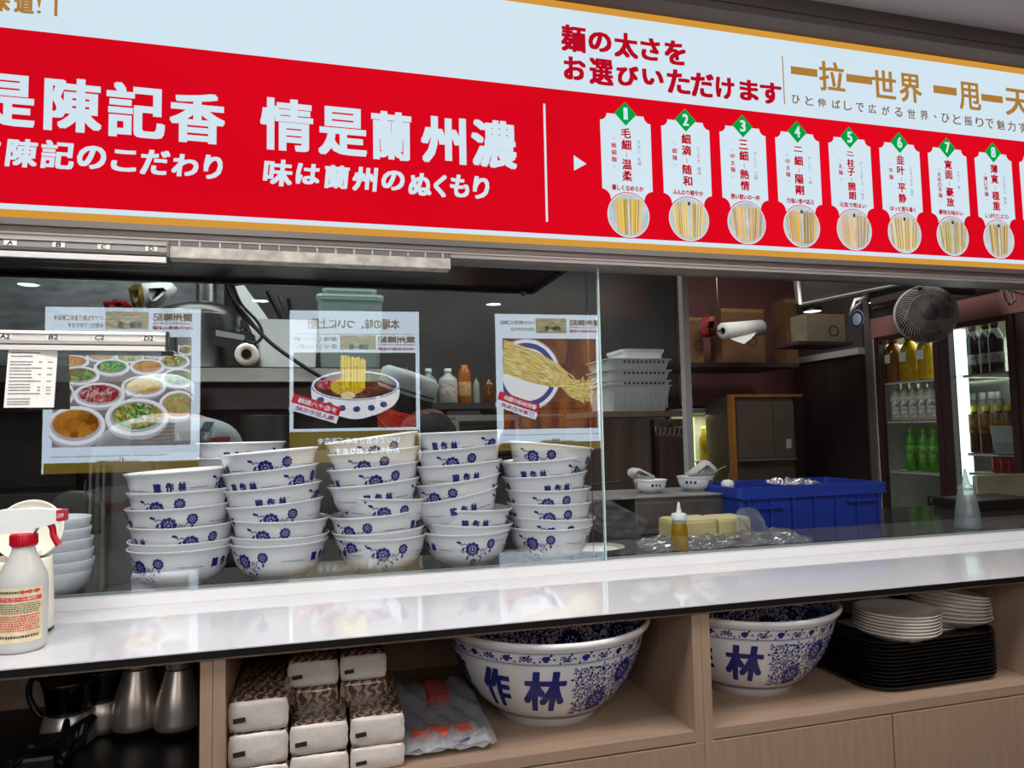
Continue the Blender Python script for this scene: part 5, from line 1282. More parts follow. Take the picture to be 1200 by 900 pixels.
# ---- steamer box on the worktop with things on it
Yx = .36
def Wp(x, y, Y): return at(x, y, Y=Y)
b = pxbox(745, 578, 862, 640, Yx, .22); bzt = at(800, 580, Y=Yx).z
sbx = thing('steel_box', 'battered steel warmer box wrapped in film under two noodle bowls', 'box', (b[0], Yx, ZW+.0005))
MB().box(0, 0, 0, b[3]-b[0], .22, bzt-ZW-.004, bev=.003).build('box_body', mat('greasy_steel', (132, 126, 122), .4, .5, .2, 12, .2, 50), sbx)
MB().box(.006, -.002, .02, b[3]-b[0]-.02, .0, bzt-ZW-.020).build('front_recess', mat('box_front', (108, 104, 104), .35, .5, .15, 14), sbx)
x0 = at(690, 578, Y=Yx).x-b[0]
MB().box(x0, -.012, bzt-ZW-.0038, b[3]-b[0]+.006, .24, bzt-ZW).build('top_board', mat('grey_board', (150, 148, 146), .35, .2, .15, 20), sbx)
MB().tube(spline([(x0+.005, .1, bzt-ZW+.001), (x0+.02, .1, bzt-ZW+.022), (x0+.11, .12, bzt-ZW+.032), (x0+.15, .13, bzt-ZW+.032)], 6), .0028, 8).build('wire_handle', blackp, sbx)
fl = single('plastic_film', crumple(MB(), .17, .09, 16, .0, .0, 4, .004), glassmat('clear_wrap', (238, 240, 240), 1.1, .18, .02, .2, (190, 194, 198), .8), 'crumpled clear film clinging to the left of the steel box', 'film')
q = at(722, 612, Y=Yx-.02); fl.location = q; fl.rotation_euler = (PI/2, .5, 0); fl.location.y = Yx-.015
zt2 = bzt+.0008
def small_bowl(x, Y, s, label, rz):
    o = copy_tree(proto); o.location = (at(x, 570, Y=Y).x, Y, zt2); o.scale = (s, s, s); o.rotation_euler = (0, 0, rz); o['label'] = label; o['group'] = 'used bowls on the steel box'; return o
sb1 = small_bowl(762, Yx+.10, .50, 'used blue and white bowl with paper at the left on the steel box', PH(.035)*PI)
sb2 = small_bowl(815, Yx+.11, .56, 'used blue and white bowl with folded cloth at the right on the steel box', PH(.10)*PI)
def cloth(P, Y, label, m, name='crumpled_paper'):
    return packet(P, Y, label, m, name, 'paper', .02)
cloth([(738, 551), (742, 548), (750, 549), (768, 558), (766, 562), (742, 561), (737, 556)], Yx+.09, 'white crumpled paper sticking out of the left used bowl', mat('crumpled_paper_white', (196, 196, 190), .7, 0, .06, 60, .6, 60))
cloth([(804, 556), (815, 548), (826, 539), (832, 541), (840, 549), (842, 554), (836, 558), (808, 559)], Yx+.10, 'white folded napkin standing in the right used bowl', _M['crumpled_paper_white'])
st = single('chopstick', MB().tube([Wp(833, 555, Yx+.08), Wp(851, 546, Yx+.05)], .0016, 6), mat('bamboo', (190, 170, 120), .6), 'bamboo chopstick poking out of the right used bowl', 'chopstick')
cp_ = thing('tea_cup', 'small blue patterned cup with white foam by the crate', 'cup', (Wp(853, 575, Yx+.03).x, Yx+.03, zt2), None)
MB().lathe([(0, .0), (.014, 0), (.016, .002), (.019, .026), (.0185, .0265), (.015, .004), (0, .003)], 28).build('cup_body', porc, cp_)
mb = MB(); P = []
for k in range(10): peony((k*.0117, .012), .004, P, k); petal((k*.0117+.005, .014), 1, .006, .003, P)
add_polys(mb, P, lambda u, v, l: Vector(((.0162+v*.11+.0004)*math.sin(u/.0186), -(.0162+v*.11+.0004)*math.cos(u/.0186), v))); mb.build('painted_decoration', blue, cp_)
MB().lathe([(.018, .022), (.014, .031), (.006, .034), (0, .033)], 16).build('foam', paper, cp_)
sp_ = single('wooden_spoon', MB().tube(spline([Wp(853, 566, Yx+.09), Wp(856, 553, Yx+.09), Wp(861, 541, Yx+.09)], 5), .0028, 8), mat('brown_wood_handle', (88, 66, 48), .5), 'brown wooden spoon handle behind the small cup', 'spoon')
# ---- things right behind the glass
bt = Wp(797, 641, .10)
sq = thing('squeeze_bottle', 'clear squeeze bottle of yellow oil with white nozzle behind the glass', 'bottle', (bt.x, .10, ZW+.0005))
MB().lathe([(0, 0), (.0195, 0), (.0205, .002), (.0185, .055), (.0170, .062), (.0165, .066), (0, .066)], 32).build('oil_body', mat('yellow_oil', (168, 130, 22), .15, 0, .12, 20, trans=.1), sq)
MB().lathe([(.0168, .062), (.0165, .074), (0, .0742)], 32).build('clear_neck', frost, sq)
MB().lathe([(.0178, .072), (.0180, .085), (.014, .087), (.0065, .088), (.0045, .100), (.002, .113), (0, .113)], 32).build('nozzle_cap', whitep, sq)
c = Wp(850, 640, .16)
db = thing('dough_block', 'pale yellow dough block lying in clear plastic behind the glass', 'dough', (c.x-.005, .21, ZW+.001))
a0, a1 = Wp(782, 620, .2).x-db.location.x, Wp(872, 620, .2).x-db.location.x
dm = mat('dough', (206, 192, 136), .55, 0, .08, 14, .2, 40)
MB().box(a0, -.045, .004, a0+(a1-a0)*.56, .045, .062, bev=.012).build('dough_piece', dm, db); MB().box(a0+(a1-a0)*.57, -.045, .004, a1, .045, .060, bev=.010).build('dough_piece', dm, db)
clear = _M['clear_wrap']
bgb = thing('clear_plastic_bag', 'crumpled transparent plastic bag spread under and beside the dough', 'bag', (c.x, .13, ZW+.0005))
crumple(MB(), .44, .10, 26, .004, .020, 11, .006, off=(-.02, 0)).build('film', clear, bgb)
rnd = random.Random(21); vs = []; fs = []; n = 14; A_ = Wp(845, 636, .15)-bgb.location; B_ = Wp(902, 632, .15)-bgb.location; hT = Wp(872, 594, .15).z-bgb.location.z
for j in range(n+1):
    for i in range(n+1):
        u = i/n; v = j/n; env = math.sin(PI*min(1, max(0, u*.95+.05)))**.8
        vs.append((A_.x+(B_.x-A_.x)*(u*(1-.25*v)+.12*v)+rnd.uniform(-.003, .003), .0+.02*math.sin(u*9+v*5)+rnd.uniform(-.004, .004)-.0, max(.0, hT*v*env)+rnd.uniform(0, .003)))
for j in range(n):
    for i in range(n): a = j*(n+1)+i; fs.append((a, a+1, a+n+2, a+n+1))
MB().add(vs, fs, 0, True).build('film_peak', glassmat('white_wrap', (238, 240, 240), 1.2, .18, .02, .34, (200, 204, 208), .9), bgb)
kt = single('plum_stone', MB().lathe([(0, -.004), (.008, -.003), (.0105, 0), (.008, .004), (0, .005)], 16), mat('brown_knob', (112, 66, 60), .4), 'small reddish brown knob lying on the plastic in front of the crate', 'knob'); kt.location = (Wp(865, 634, .08).x, .08, ZW+.022)
# foil plate of flour behind the joint
c = Wp(700, 645, .15)
fp = thing('foil_tray', 'shallow foil tray dusted with flour behind the glass joint', 'tray', (c.x-.01, .15, ZW+.0005))
MB().lathe([(0, .002), (.04, .002), (.055, .010), (.060, .011), (.058, .013), (.04, .005), (0, .005)], 30).build('foil_body', mat('crinkled_foil', (200, 200, 192), .35, .5, .12, 80, .9, 90), fp)
MB().lathe([(0, .012), (.03, .0105), (.048, .0075)], 24).build('flour', mat('flour', (226, 222, 208), .9, 0, .05, 60, .5, 60), fp)
fp.scale = (1.3, 1, 1)
# ---- blue crate
Yc = .27
b = pxbox(866, 569, 1042, 640, Yc, .26); crz = at(950, 569, Y=Yc).z; cw = b[3]-b[0]; ch_ = crz-ZW
cr = thing('plastic_crate', 'bright blue plastic crate holding a clear bag inside the window', 'crate', ((b[0]+b[3])/2, Yc+.13, ZW+.0005))
bl = mat('blue_crate_plastic', (26, 56, 152), .45, 0, .05, 10)
mb = MB(); loft(mb, [rr3(cw*.95, .235, .012, 0, 3), rr3(cw*.97, .245, .012, ch_-.03, 3), rr3(cw, .26, .012, ch_-.028, 3), rr3(cw, .26, .012, ch_, 3), rr3(cw-.012, .248, .01, ch_, 3), rr3(cw*.945, .228, .01, .006, 3)]); mb.build('crate_body', bl, cr)
for i in range(7): xx = (i-3)*cw*.145; MB().box(xx-.003, -.1295, .004, xx+.003, -.117, ch_-.028).build('rib', bl, cr)
MB().box(-cw*.42, -.132, ch_*.52, -cw*.20, -.118, ch_*.56).build('ledge', bl, cr); MB().box(cw*.22, -.132, ch_*.58, cw*.42, -.118, ch_*.62).build('ledge', bl, cr); MB().box(-cw*.49, -.1315, ch_-.031, cw*.49, -.12, ch_-.026).build('rim_lip', bl, cr)
cbg = single('clear_bag', crumple(MB(), .13, .12, 14, .0, .0, 31, .010), clear, 'knotted clear plastic bag inside the blue crate', 'bag'); cbg.location = (cr.location.x+.02, Yc+.13, crz-.004)
# ---- translucent bottle at the right
bt = Wp(1135, 621, .13)
sq = thing('squeeze_bottle', 'tall frosted squeeze bottle of clear liquid at the right of the glass', 'bottle', (bt.x, .13, ZW+.0005))
fr2 = glassmat('frosted_bottle', (225, 235, 235), 1.5, .2, .03, .38, (214, 222, 224))
MB().lathe([(0, 0), (.031, 0), (.033, .004), (.030, .045), (.024, .085), (.0215, .1), (.0205, .108), (0, .109)], 36).build('bottle_body', fr2, sq)
MB().lathe([(0, .002), (.0315, .002), (.0285, .05), (0, .051)], 32).build('liquid', glassmat('clear_liquid', (215, 225, 225), 1, .1, .02, .3, (190, 200, 204)), sq)
MB().lathe([(.0215, .104), (.022, .114), (.010, .122), (.006, .14), (.0025, .162), (0, .162)], 32).build('nozzle_cap', fr2, sq)
# black box and cream board at the far right
b = pxbox(1146, 585, 1222, 606, .42, .22)
single('black_bin', MB().box(b[0], .42, ZW+.0005, b[3], .6, b[5], bev=.006), blackp, 'black plastic bin on the worktop at the right edge', 'bin')
b2_ = pxbox(1140, 556, 1208, 585, .66, .02)
sgd = single('steam_board', MB().box(b2_[0], .64, 0, b2_[3], .66, b2_[5]), mat('cream_board', (190, 184, 150), .35, .1, .1, 8), 'cream steel board standing behind the black bin', 'board')
# left: steel legs and dark bench behind the glass
for x in (88, 105):
    b = pxbox(x-3, 548, x+4, 690, .75, .03)
    single('steel_pole', MB().lathe([(.012, 0), (.012, b[5])], 16, M=Matrix.Translation((b[0], .9, 0))), steel_d, 'upright steel leg of the back bench, %s one behind the white bowls' % ('left' if x < 100 else 'right'), 'leg')
# clear tub with black lid, black bowls, tongs between the left stacks
b = pxbox(152, 531, 245, 541, .62, .2)
bench = single('steel_bar_shelf', MB().box(b[0], .60, b[2], b[3], .9, b[5]), steel_d, 'short steel bar shelf behind the leftmost bowl stack', 'shelf')
for s_ in (0, 1): MB().box(b[0]+.02+s_*(b[3]-b[0]-.06), .7, 0, b[0]+.04+s_*(b[3]-b[0]-.06), .72, b[2]).build('shelf_leg', steel_d, None)
for o in [x for x in COL.objects if x.name.startswith('shelf_leg') and x.parent is None]: o.parent = bench
for i in range(8):
    c = Wp(179, 530, .72); o = thing('round_black_dish', '%s round black lid in the pile behind the leftmost bowls' % (['bottom', 'second', 'third', 'fourth', 'fifth', 'sixth', 'seventh', 'top'][i]), 'lid', (c.x, .72, b[5]+.0005+.0105*i), 'black lids piled on the bar shelf')
    MB().lathe([(0, 0), (.05, 0), (.055, .003), (.056, .008), (.052, .009), (0, .009)], 28).build('lid_disc', blackp, o)
c = Wp(220, 530, .70)
t = thing('clear_tub', 'clear plastic tub with dark tea leaves behind the leftmost bowls', 'tub', (c.x, .75, b[5]+.0005), None)
MB().lathe([(0, 0), (.045, 0), (.055, .055), (.058, .056), (.058, .058)], 28).build('tub_body', glassmat('clear_tub_plastic', (225, 230, 230), .7, .2, .0, .10), t)
MB().lathe([(0, .001), (.044, .001), (.050, .03), (0, .034)], 24).build('dark_leaves', mat('dark_leaves', (24, 22, 22), .8, 0, .3, 60, .9, 60), t)
for i, (x, y) in enumerate(((243, 516), (258, 515))):
    single('red_box', MB().box(*pxbox(x-6, y-3, x+8, y+15.5, .98, .08)), mat('dull_red_card', (130, 44, 44), .6), 'small dull red carton, %s of the pair behind the rear bowls' % ('left' if i == 0 else 'right'), 'carton')
single('prep_table', MB().box(Wp(140, 530, 1.05).x, .93, 0, Wp(455, 530, 1.05).x, 1.08, at(250, 531, Y=1.0).z-.002), steel_d, 'steel prep table standing behind the bowl stacks', 'table')

# ================================================================== RIGHT SIDE OF THE KITCHEN (fridges along a side wall at x = 2.8)
XF = 2.8
def FY(x, y): p = at(x, y, X=XF); return p.y, p.z
mauve = mat('mauve_panel', (160, 106, 104), .45, 0, .1, 3); mauved = mat('dark_mauve_panel', (64, 48, 50), .4, 0, .1, 3)
fy0, fy1 = .42, 1.66
fr_ = thing('drinks_fridge', 'tall two door glass drinks fridge with bright lamp strip', 'fridge', (XF, fy0, 0))
zt_, zb_ = 2.22, 1.05
def fb(y0, z0, y1, z1, x0, x1, m, nm): return MB().box(x0, y0-fy0, z0, x1, y1-fy0, z1).build(nm, m, fr_)
W1 = mat('fridge_white_liner', (206, 208, 196), .4)
fb(fy0, 0, fy1, 1.06, 0, .6, mauved, 'lower_body'); fb(fy0, 2.06, fy1, zt_+.0, -.01, .6, mat('black_header', (26, 22, 24), .25), 'header')
fb(fy0, 1.955, fy1, 2.058, -.005, .1, mauve, 'header_band')
fb(fy0, 1.06, fy1, 2.05, .42, .6, W1, 'back_liner'); fb(fy1-.04, 1.06, fy1, 2.05, .0, .42, W1, 'side_liner'); fb(fy0, 1.06, fy0+.03, 2.05, 0, .42, W1, 'side_liner')
mb = MB(); q0 = FY(1024, 373); q1 = FY(1040, 368)
text_on(mb, 'GALILEI', 0, 0, 1, 1, lambda u, v, l: Vector((-.0115-l, (q0[0]-fy0)+(q1[0]-q0[0])*u, 2.105+.03*v)), 0, eps=.0002); mb.build('lettering', mat('grey_letters', (120, 118, 118), .4), fr_)
fb(fy0, 1.06, fy1, 1.075, 0, .42, W1, 'floor_liner'); fb(fy0, 1.04, fy1, 1.068, -.03, 0, alu_w, 'bottom_ledge')
yL0, yL1 = FY(1103, 500)[0], FY(1035, 500)[0]    # left door opening (far)
yR0, yR1 = FY(1192, 500)[0], FY(1117, 500)[0]
fmt = mat('brown_door_frame', (60, 42, 42), .4, .2)
for (a, b_) in ((yL0, yL1), (yR0, yR1)):
    fb(a-.02, 1.075, a+.012, 1.955, -.012, .012, fmt, 'door_frame'); fb(b_-.012, 1.075, b_+.02, 1.955, -.012, .012, fmt, 'door_frame'); fb(a, 1.93, b_, 1.955, -.012, .012, fmt, 'door_frame')
fb(fy1-.02, 1.0, fy1+.015, zt_, -.02, .02, alu, 'corner_trim')
fb(.075, 0, yR0-.02, 2.06, 0, .3, mauved, 'end_panel')
fb(yR1-.050, 1.12, yR1-.014, 1.93, .02, .05, emi('lamp_strip', (222, 250, 240), 2.6, 0), 'lamp_strip')
fb(yR1+.005, 1.075, yL0-.005, 1.95, -.008, .05, fmt, 'mullion')
pgl = glassmat('fridge_glass', (236, 240, 238), .6)
for (a, b_) in ((yL0, yL1), (yR0, yR1)):
    MB().quad((-.002, a-fy0, 1.075), (-.002, b_-fy0, 1.075), (-.002, b_-fy0, 1.93), (-.002, a-fy0, 1.93)).build('door_glass', pgl, fr_)
wire = mat('white_wire', (214, 214, 206), .4)
def shelf(ya, yb, z):
    mb = MB(); mb.box(.02, ya-fy0, z-.012, .03, yb-fy0, z)
    mb.box(.02, ya-fy0, z-.004, .41, yb-fy0, z-.001); mb.build('wire_shelf', wire, fr_)
zs = [FY(1080, 452)[1], FY(1080, 495)[1], FY(1080, 553)[1]]
ls = [at(1090, y, X=XF+.03).z for y in (444, 492, 553.5)]
rs_ = [at(1150, y, X=XF+.03).z for y in (438, 531, 554)]
for z in ls: shelf(yL0, yL1, z)
for z in rs_: shelf(yR0, yR1, z)
petc = {'orange tea': mat('orange_tea', (120, 74, 24), .15), 'yellow juice': mat('yellow_juice', (186, 150, 10), .2), 'green tea': mat('green_tea', (70, 150, 40), .15, 0, .2, 30), 'dark cola': mat('dark_bottle', (22, 16, 16), .12), 'milk tea': mat('pale_tea', (190, 178, 160), .3), 'black tea': mat('dark_tea', (70, 34, 18), .15)}
def drink(yw, z, xo, kind, label, h=.2, r=.033, capm=None, labm=None, grp='drinks in the fridge', lab=(.25, .6)):
    m = petc[kind]; t = thing('drink_bottle', label, 'bottle', (XF+xo, yw, z+.0005), grp)
    MB().lathe([(0, 0), (r*.9, 0), (r, h*.04), (r*.95, h*.3), (r, h*.6), (r*.9, h*.7), (r*.4, h*.86), (r*.36, h*.9), (0, h*.9)], 20).build('bottle_body', m, t)
    MB().lathe([(r*.46, h*.88), (r*.46, h), (0, h)], 16).build('cap', capm or whitep, t)
    if labm:
        MB().lathe([(r*.98, h*lab[0]), (r*1.02, h*lab[0]+.002), (r*1.02, h*lab[1]), (r*.98, h*lab[1]+.002)], 20).build('label_wrap', labm, t)
    return t
def yat(x, y, xo=.08): return at(x, y, X=XF+xo).y
for i, (x, k_) in enumerate(((1048, 'orange tea'), (1067, 'yellow juice'), (1087, 'yellow juice'))):
    o = drink(yat(x, 430), ls[0], .08, k_, '%s bottle on the top shelf behind the left fridge door' % ['amber tea', 'middle yellow juice', 'bright yellow juice'][i], .24, .045, mat('gold_cap', (190, 160, 60), .3), None)
    MB().box(-.0475, -.022, .10, -.045, .020, .145).build('square_label', paper, o)
lbm = mat('floral_carton_print', (216, 208, 200), .6, 0, .5, 60)
for i, x in enumerate((1052, 1062, 1072, 1083, 1093)):
    drink(yat(x, 475), ls[1], .08, 'milk tea', '%s white labelled tea bottle on the middle shelf of the left fridge door' % ['leftmost', 'second', 'third', 'fourth', 'rightmost'][i], .19, .034, whitep, lbm, lab=(.08, .62))
lk = mat('cap_lime', (120, 190, 40), .3); gl_ = mat('green_label', (110, 176, 70), .4, 0, .4, 50)
for i, x in enumerate((1069, 1084, 1096)):
    o = drink(yat(x, 530), ls[2], .08, 'green tea', '%s green tea bottle on the lower shelf of the left fridge door' % ['leftmost', 'middle', 'rightmost'][i], .215, .033, lk, gl_, lab=(.22, .58))
    mb = MB(); text_on(mb, '生\n茶', 0, 0, 1, 1, lambda u, v, l: Vector((-.0355-l, .016-.022*u, .06+.06*v)), 0, 1.0, eps=.0003) if False else None
for i, x in enumerate((1137, 1152, 1163)):
    o = drink(yat(x, 415), rs_[0], .10, 'dark cola', '%s dark beer bottle on the top shelf of the right fridge door' % ['left', 'middle', 'right'][i], .24, .032, mat('silver_cap', (150, 150, 146), .3, .7), mat('pale_beer_label', (120, 120, 116), .5, 0, .3, 60), lab=(.2, .38))
yl = mat('cap_yellow', (226, 200, 20), .3); gb = mat('gold_black_label', (120, 84, 30), .4, 0, .8, 45)
for i, x in enumerate((1145, 1160, 1174, 1187)):
    drink(yat(x, 510), rs_[1], .07, 'black tea', '%s yellow capped tea bottle on the middle shelf of the right fridge door' % ['leftmost', 'second', 'third', 'rightmost'][i], .21, .034, yl, gb, lab=(.42, .82))
for i, x in enumerate((1140, 1152, 1163, 1173)):
    drink(yat(x, 480, .3), rs_[1], .30, 'milk tea', 'pale bottle in the dim back row of the right fridge door, %s' % ['leftmost', 'second', 'third', 'rightmost'][i], .28, .034, whitep)
for i, x in enumerate((1172, 1182, 1191)):
    o = thing('drink_can', '%s red drink can on the lowest shelf of the right fridge door' % ['left', 'middle', 'right'][i], 'can', (XF+.08, yat(x, 548), rs_[2]+.0005), 'red cans in the fridge'); MB().lathe([(0, 0), (.026, 0), (.031, .006), (.031, .085), (.027, .09), (0, .09)], 20).build('can_body', mat('red_can', (160, 30, 30), .3, .4, .3, 30), o)
b_ = at(1178, 530, X=XF-.0)
o = thing('rice_container', 'frosted square container of pale food in front of the tea bottles', 'container', (XF+.02, yat(1181, 520, .02), rs_[1]+.0005)); mb = MB(); loft(mb, [rr3(.04, .10, .01, 0), rr3(.05, .13, .01, .12)]); mb.build('container_body', frost, o)
for i, x in enumerate((1093, 1104)):
    o = thing('small_cup', 'small dark jar at the bottom of the left fridge door, %s one' % ['left', 'right'][i], 'jar', (XF+.08, yat(x, 590), 1.0755)); MB().lathe([(0, 0), (.022, 0), (.02, .07), (.012, .072), (0, .072)], 18).build('jar_body', blackp if i == 0 else frost, o)
# fridge lamps give light
fl_ = area('fridge_lamp', (XF+.22, (yL0+yL1)/2, 1.92), .3, .4, 2.2, (.9, 1, .9)); fl2 = area('fridge_lamp', (XF+.2, (yR0+yR1)/2, 1.92), .3, .3, .9, (.9, 1, .95))

# ---- steel upright freezer further back
gy0, gy1 = 1.70, FY(935, 450)[0]
fz = thing('upright_freezer', 'dark steel upright freezer with green digits beside the drinks fridge', 'freezer', (XF, gy0, 0))
zz = FY(980, 420)[1]
MB().box(0, 0, 0, .6, gy1-gy0, zz).build('body', mat('dark_brushed_steel', (92, 86, 84), .3, .8, .1, 3, stretch=(1, 6, .5)), fz)
MB().box(-.014, .01, .2, 0, (gy1-gy0)-.01, zz-.02).build('door', mat('dark_brushed_steel', ()), fz)
MB().box(-.04, 0, zz, .6, gy1-gy0, zz+.035).build('ledge', alu_w, fz)
MB().box(-.01, 0, zz+.035, .6, gy1-gy0, zz+.40).build('control_panel', mat('grey_brown_panel', (96, 88, 84), .4, .3), fz)
q = at(926, 397, X=XF-.02)
MB().box(-.018, q.y-gy0-.12, q.z-.03, -.011, q.y-gy0+.12, q.z+.03).build('display_panel', blackp, fz)
mb = MB(); text_on(mb, '21', 0, 0, 1, 1, lambda u, v, l: Vector((-.0185-l, (q.y-gy0)+.02-.04*u, q.z-.014+.028*v)), 0, eps=.0002); mb.build('digits', emi('green_digits', (150, 220, 40), 1), fz)
q = at(1003, 374, X=XF-.02)
MB().lathe([(0, 0), (.05, 0), (.05, .002), (0, .002)], 28, M=Matrix.Translation((-.0135, q.y-gy0, q.z)) @ Matrix.Rotation(PI/2, 4, 'Y')).build('round_sticker', mat('white_blue_sticker', (200, 206, 214), .5), fz)
MB().lathe([(.034, .0), (.046, 0)], 28, M=Matrix.Translation((-.0145, q.y-gy0, q.z)) @ Matrix.Rotation(PI/2, 4, 'Y')).build('sticker_ring', blue, fz)
# paper sheet taped
packet([(1001, 350), (1014, 347), (1012, 353), (1005, 358), (994, 371), (998, 358)], 1.2, 'torn white paper strip hanging by the freezer', paper, 'paper_strip', 'paper', .004)
# ---- boxes above, mauve cupboard wall, lit cooler and framed panel
Yk = 2.3
single('mauve_cupboard', MB().box(*pxbox(800, 300, 960, 475, 2.42, .07)), mauve, 'mauve wall cupboards high at the back right', 'cupboard')
def carton(x0, y0, x1, y1, Y, label, m, txt=None):
    b = list(pxbox(x0, y0, x1, y1, Y, .14)); b[2] = (shzK if x0 < 936 else shzK2); t = thing('cardboard_box', label, 'box', (b[0], Y, b[2]), 'cardboard boxes on the high shelf')
    MB().box(0, 0, 0, b[3]-b[0], .12, b[5]-b[2]).build('carton_body', m, t); MB().box(0, -.001, (b[5]-b[2])*.93, b[3]-b[0], .0, (b[5]-b[2])).build('flap', mat('carton_flap', (150, 112, 70), .7), t)
    MB().lathe([(.02, 0), (.03, 0)], 20, M=Matrix.Translation(((b[3]-b[0])*.7, -.0015, (b[5]-b[2])*.4)) @ Matrix.Rotation(PI/2, 4, 'X')).build('printed_mark', mat('carton_print', (90, 60, 40), .7), t)
    return t
shzK = pxbox(800, 425, 936, 430, 1.9, .4)[5]+.0005; shzK2 = pxbox(936, 400, 1000, 404, 1.5, .2)[5]+.0005
cdm = mat('cardboard', (120, 84, 54), .8, 0, .1, 20)
carton(846, 362, 896, 424, 1.95, 'orange brown cardboard box behind the paper roll', cdm)
carton(806, 372, 824, 432, 2.0, 'narrow cardboard box at the left end of the high shelf', cdm)
carton(921, 350, 934, 412, 2.0, 'thin cardboard box left of the pale carton', cdm)
carton(945, 368, 990, 398, 1.52, 'pale greyish carton at the right of the high shelf', mat('pale_carton', (122, 112, 92), .6, 0, .1, 20))
single('high_shelf', MB().box(*pxbox(800, 425, 936, 430, 1.9, .4)), mauved, 'high dark shelf carrying the cardboard boxes', 'shelf')
single('wall_shelf', MB().box(*pxbox(936, 400, 1000, 404, 1.5, .2)), mauved, 'short dark shelf under the pale carton', 'shelf')
c = Wp(866, 390, 1.75)
pr = thing('kitchen_paper_roll', 'white kitchen paper roll hanging with a loose sheet', 'roll', tuple(c))
a = Wp(847, 388, 1.72)-c; b = Wp(891, 384, 1.78)-c
d = (b-a); Mr = Matrix.Translation(a) @ d.to_track_quat('Z', 'Y').to_matrix().to_4x4(); Lr = d.length
MB().lathe([(.018, 0), (.042, 0), (.042, Lr), (.018, Lr), (.018, 0)], 28, M=Mr).build('paper', paper, pr); MB().lathe([(.0178, .0), (.0178, Lr)], 16, M=Mr).build('core', mat('card_core', ()), pr)
P = [Wp(853, 395, 1.71)-c, Wp(888, 388, 1.74)-c, Wp(880, 397, 1.70)-c, Wp(872, 403, 1.69)-c, Wp(860, 399, 1.70)-c]
MB().tube([a+Vector((-.01, 0, 0)), a+Vector((-.01, .12, .03)), b+Vector((.0, .12, .03)), b+Vector((.01, 0, 0))], .003, 6).tube([a+Vector((.05, .12, .03)), a+Vector((.05, .12, 2.648-c.z))], .003, 6).build('wire_holder', steel, pr)
MB().add(P+[p+Vector((0, .002, 0)) for p in P], [(0, 1, 2, 3, 4), (9, 8, 7, 6, 5)]).build('loose_sheet', paper, pr)
pk_ = packet([(825, 372), (838, 370), (841, 384), (838, 394), (826, 396), (822, 384)], 1.9, 'pink plastic packet left of the paper roll', mat('pink_foil', (176, 70, 74), .3, .1, .2, 50, .6, 50))
# lit cooler
b = pxbox(812, 478, 862, 600, 2.21, .25)
lc = thing('small_cooler', 'softly lit glass cooler with yellow bottles behind the post', 'cooler', (b[0], 2.21, b[2]))
w_ = b[3]-b[0]; h_ = b[5]-b[2]
MB().box(0, .24, 0, w_, .25, h_).box(0, 0, h_-.03, w_, .24, h_).box(0, 0, 0, w_, .24, .02).build('cabinet', W1, lc)
MB().box(w_-.02, 0, 0, w_, .25, h_-.03).build('side', fmt, lc)
MB().box(.02, .10, .02, .075, .12, h_-.05).build('lamp_strip', emi('cooler_lamp', (226, 236, 150), 1.6, .1), lc)
MB().box(.02, .02, h_*.48, w_-.02, .25, h_*.49).build('wire_shelf', wire, lc)
area('cooler_lamp', (b[0]+w_*.5, 2.29, b[2]+h_-.04), .2, .15, 1.0, (.95, 1, .8))
for i in range(5):
    t = thing('drink_bottle', '%s yellow bottle glowing in the small cooler' % ['leftmost upper', 'middle upper', 'right upper', 'left lower', 'right lower'][i], 'bottle', (b[0]+.12+(i % 3)*.05, 2.29+.03*(i % 2), b[2]+(h_*.4901 if i < 3 else .0205)), 'bottles in the small cooler')
    MB().lathe([(0, 0), (.028, 0), (.028, .12), (.012, .16), (.012, .19), (0, .19)], 16).build('bottle_body', petc['yellow juice'] if i != 1 else petc['milk tea'], t); MB().lathe([(.014, .18), (.014, .2), (0, .2)], 12).build('cap', redp if i == 1 else yl, t)
# framed steel cabinet
b = pxbox(861, 462, 944, 620, 1.9, .3)
sc2 = thing('steel_cabinet', 'two door steel cabinet edged with an orange brown frame', 'cabinet', (b[0], 1.9, 0)); w_ = b[3]-b[0]; h_ = b[5]
MB().box(.012, .012, 0, w_, .3, h_-.012).build('carcass', mat('steel_cabinet_brown', (118, 102, 94), .3, .6, .1, 4), sc2)
of = mat('orange_brown_frame', (168, 108, 50), .4)
MB().box(0, 0, 0, .014, .05, h_).build('frame_edge', of, sc2); MB().box(.014, 0, h_-.014, w_, .05, h_).build('frame_edge', of, sc2)
dz = at(900, 537, Y=1.9).z
for x0, x1 in ((.03, w_*.56), (w_*.57, w_*.86)):
    MB().box(x0, .0, dz+.004, x1, .012, h_-.04).build('door', mat('steel_cabinet_door', (134, 118, 108), .28, .6, .1, 4), sc2)
MB().box(.02, -.01, dz-.012, w_*.86, .012, dz).build('ledge', alu, sc2)
MB().box(w_*.74, -.006, dz+.05, w_*.80, .0, dz+.10).build('latch', alu_w, sc2)
MB().box(w_*.87, -.004, .3, w_, .012, h_-.02).build('dark_side', blackp, sc2)
for o_, x_, y_ in [(o, *(145, 352)) for o in COL.objects if o.name == 'snack_packet']:
    MB().tube([(0, .01, .04), (.0, .01, 2.01-o_.location.z)], .002, 6).build('hanging_string', paper, o_)
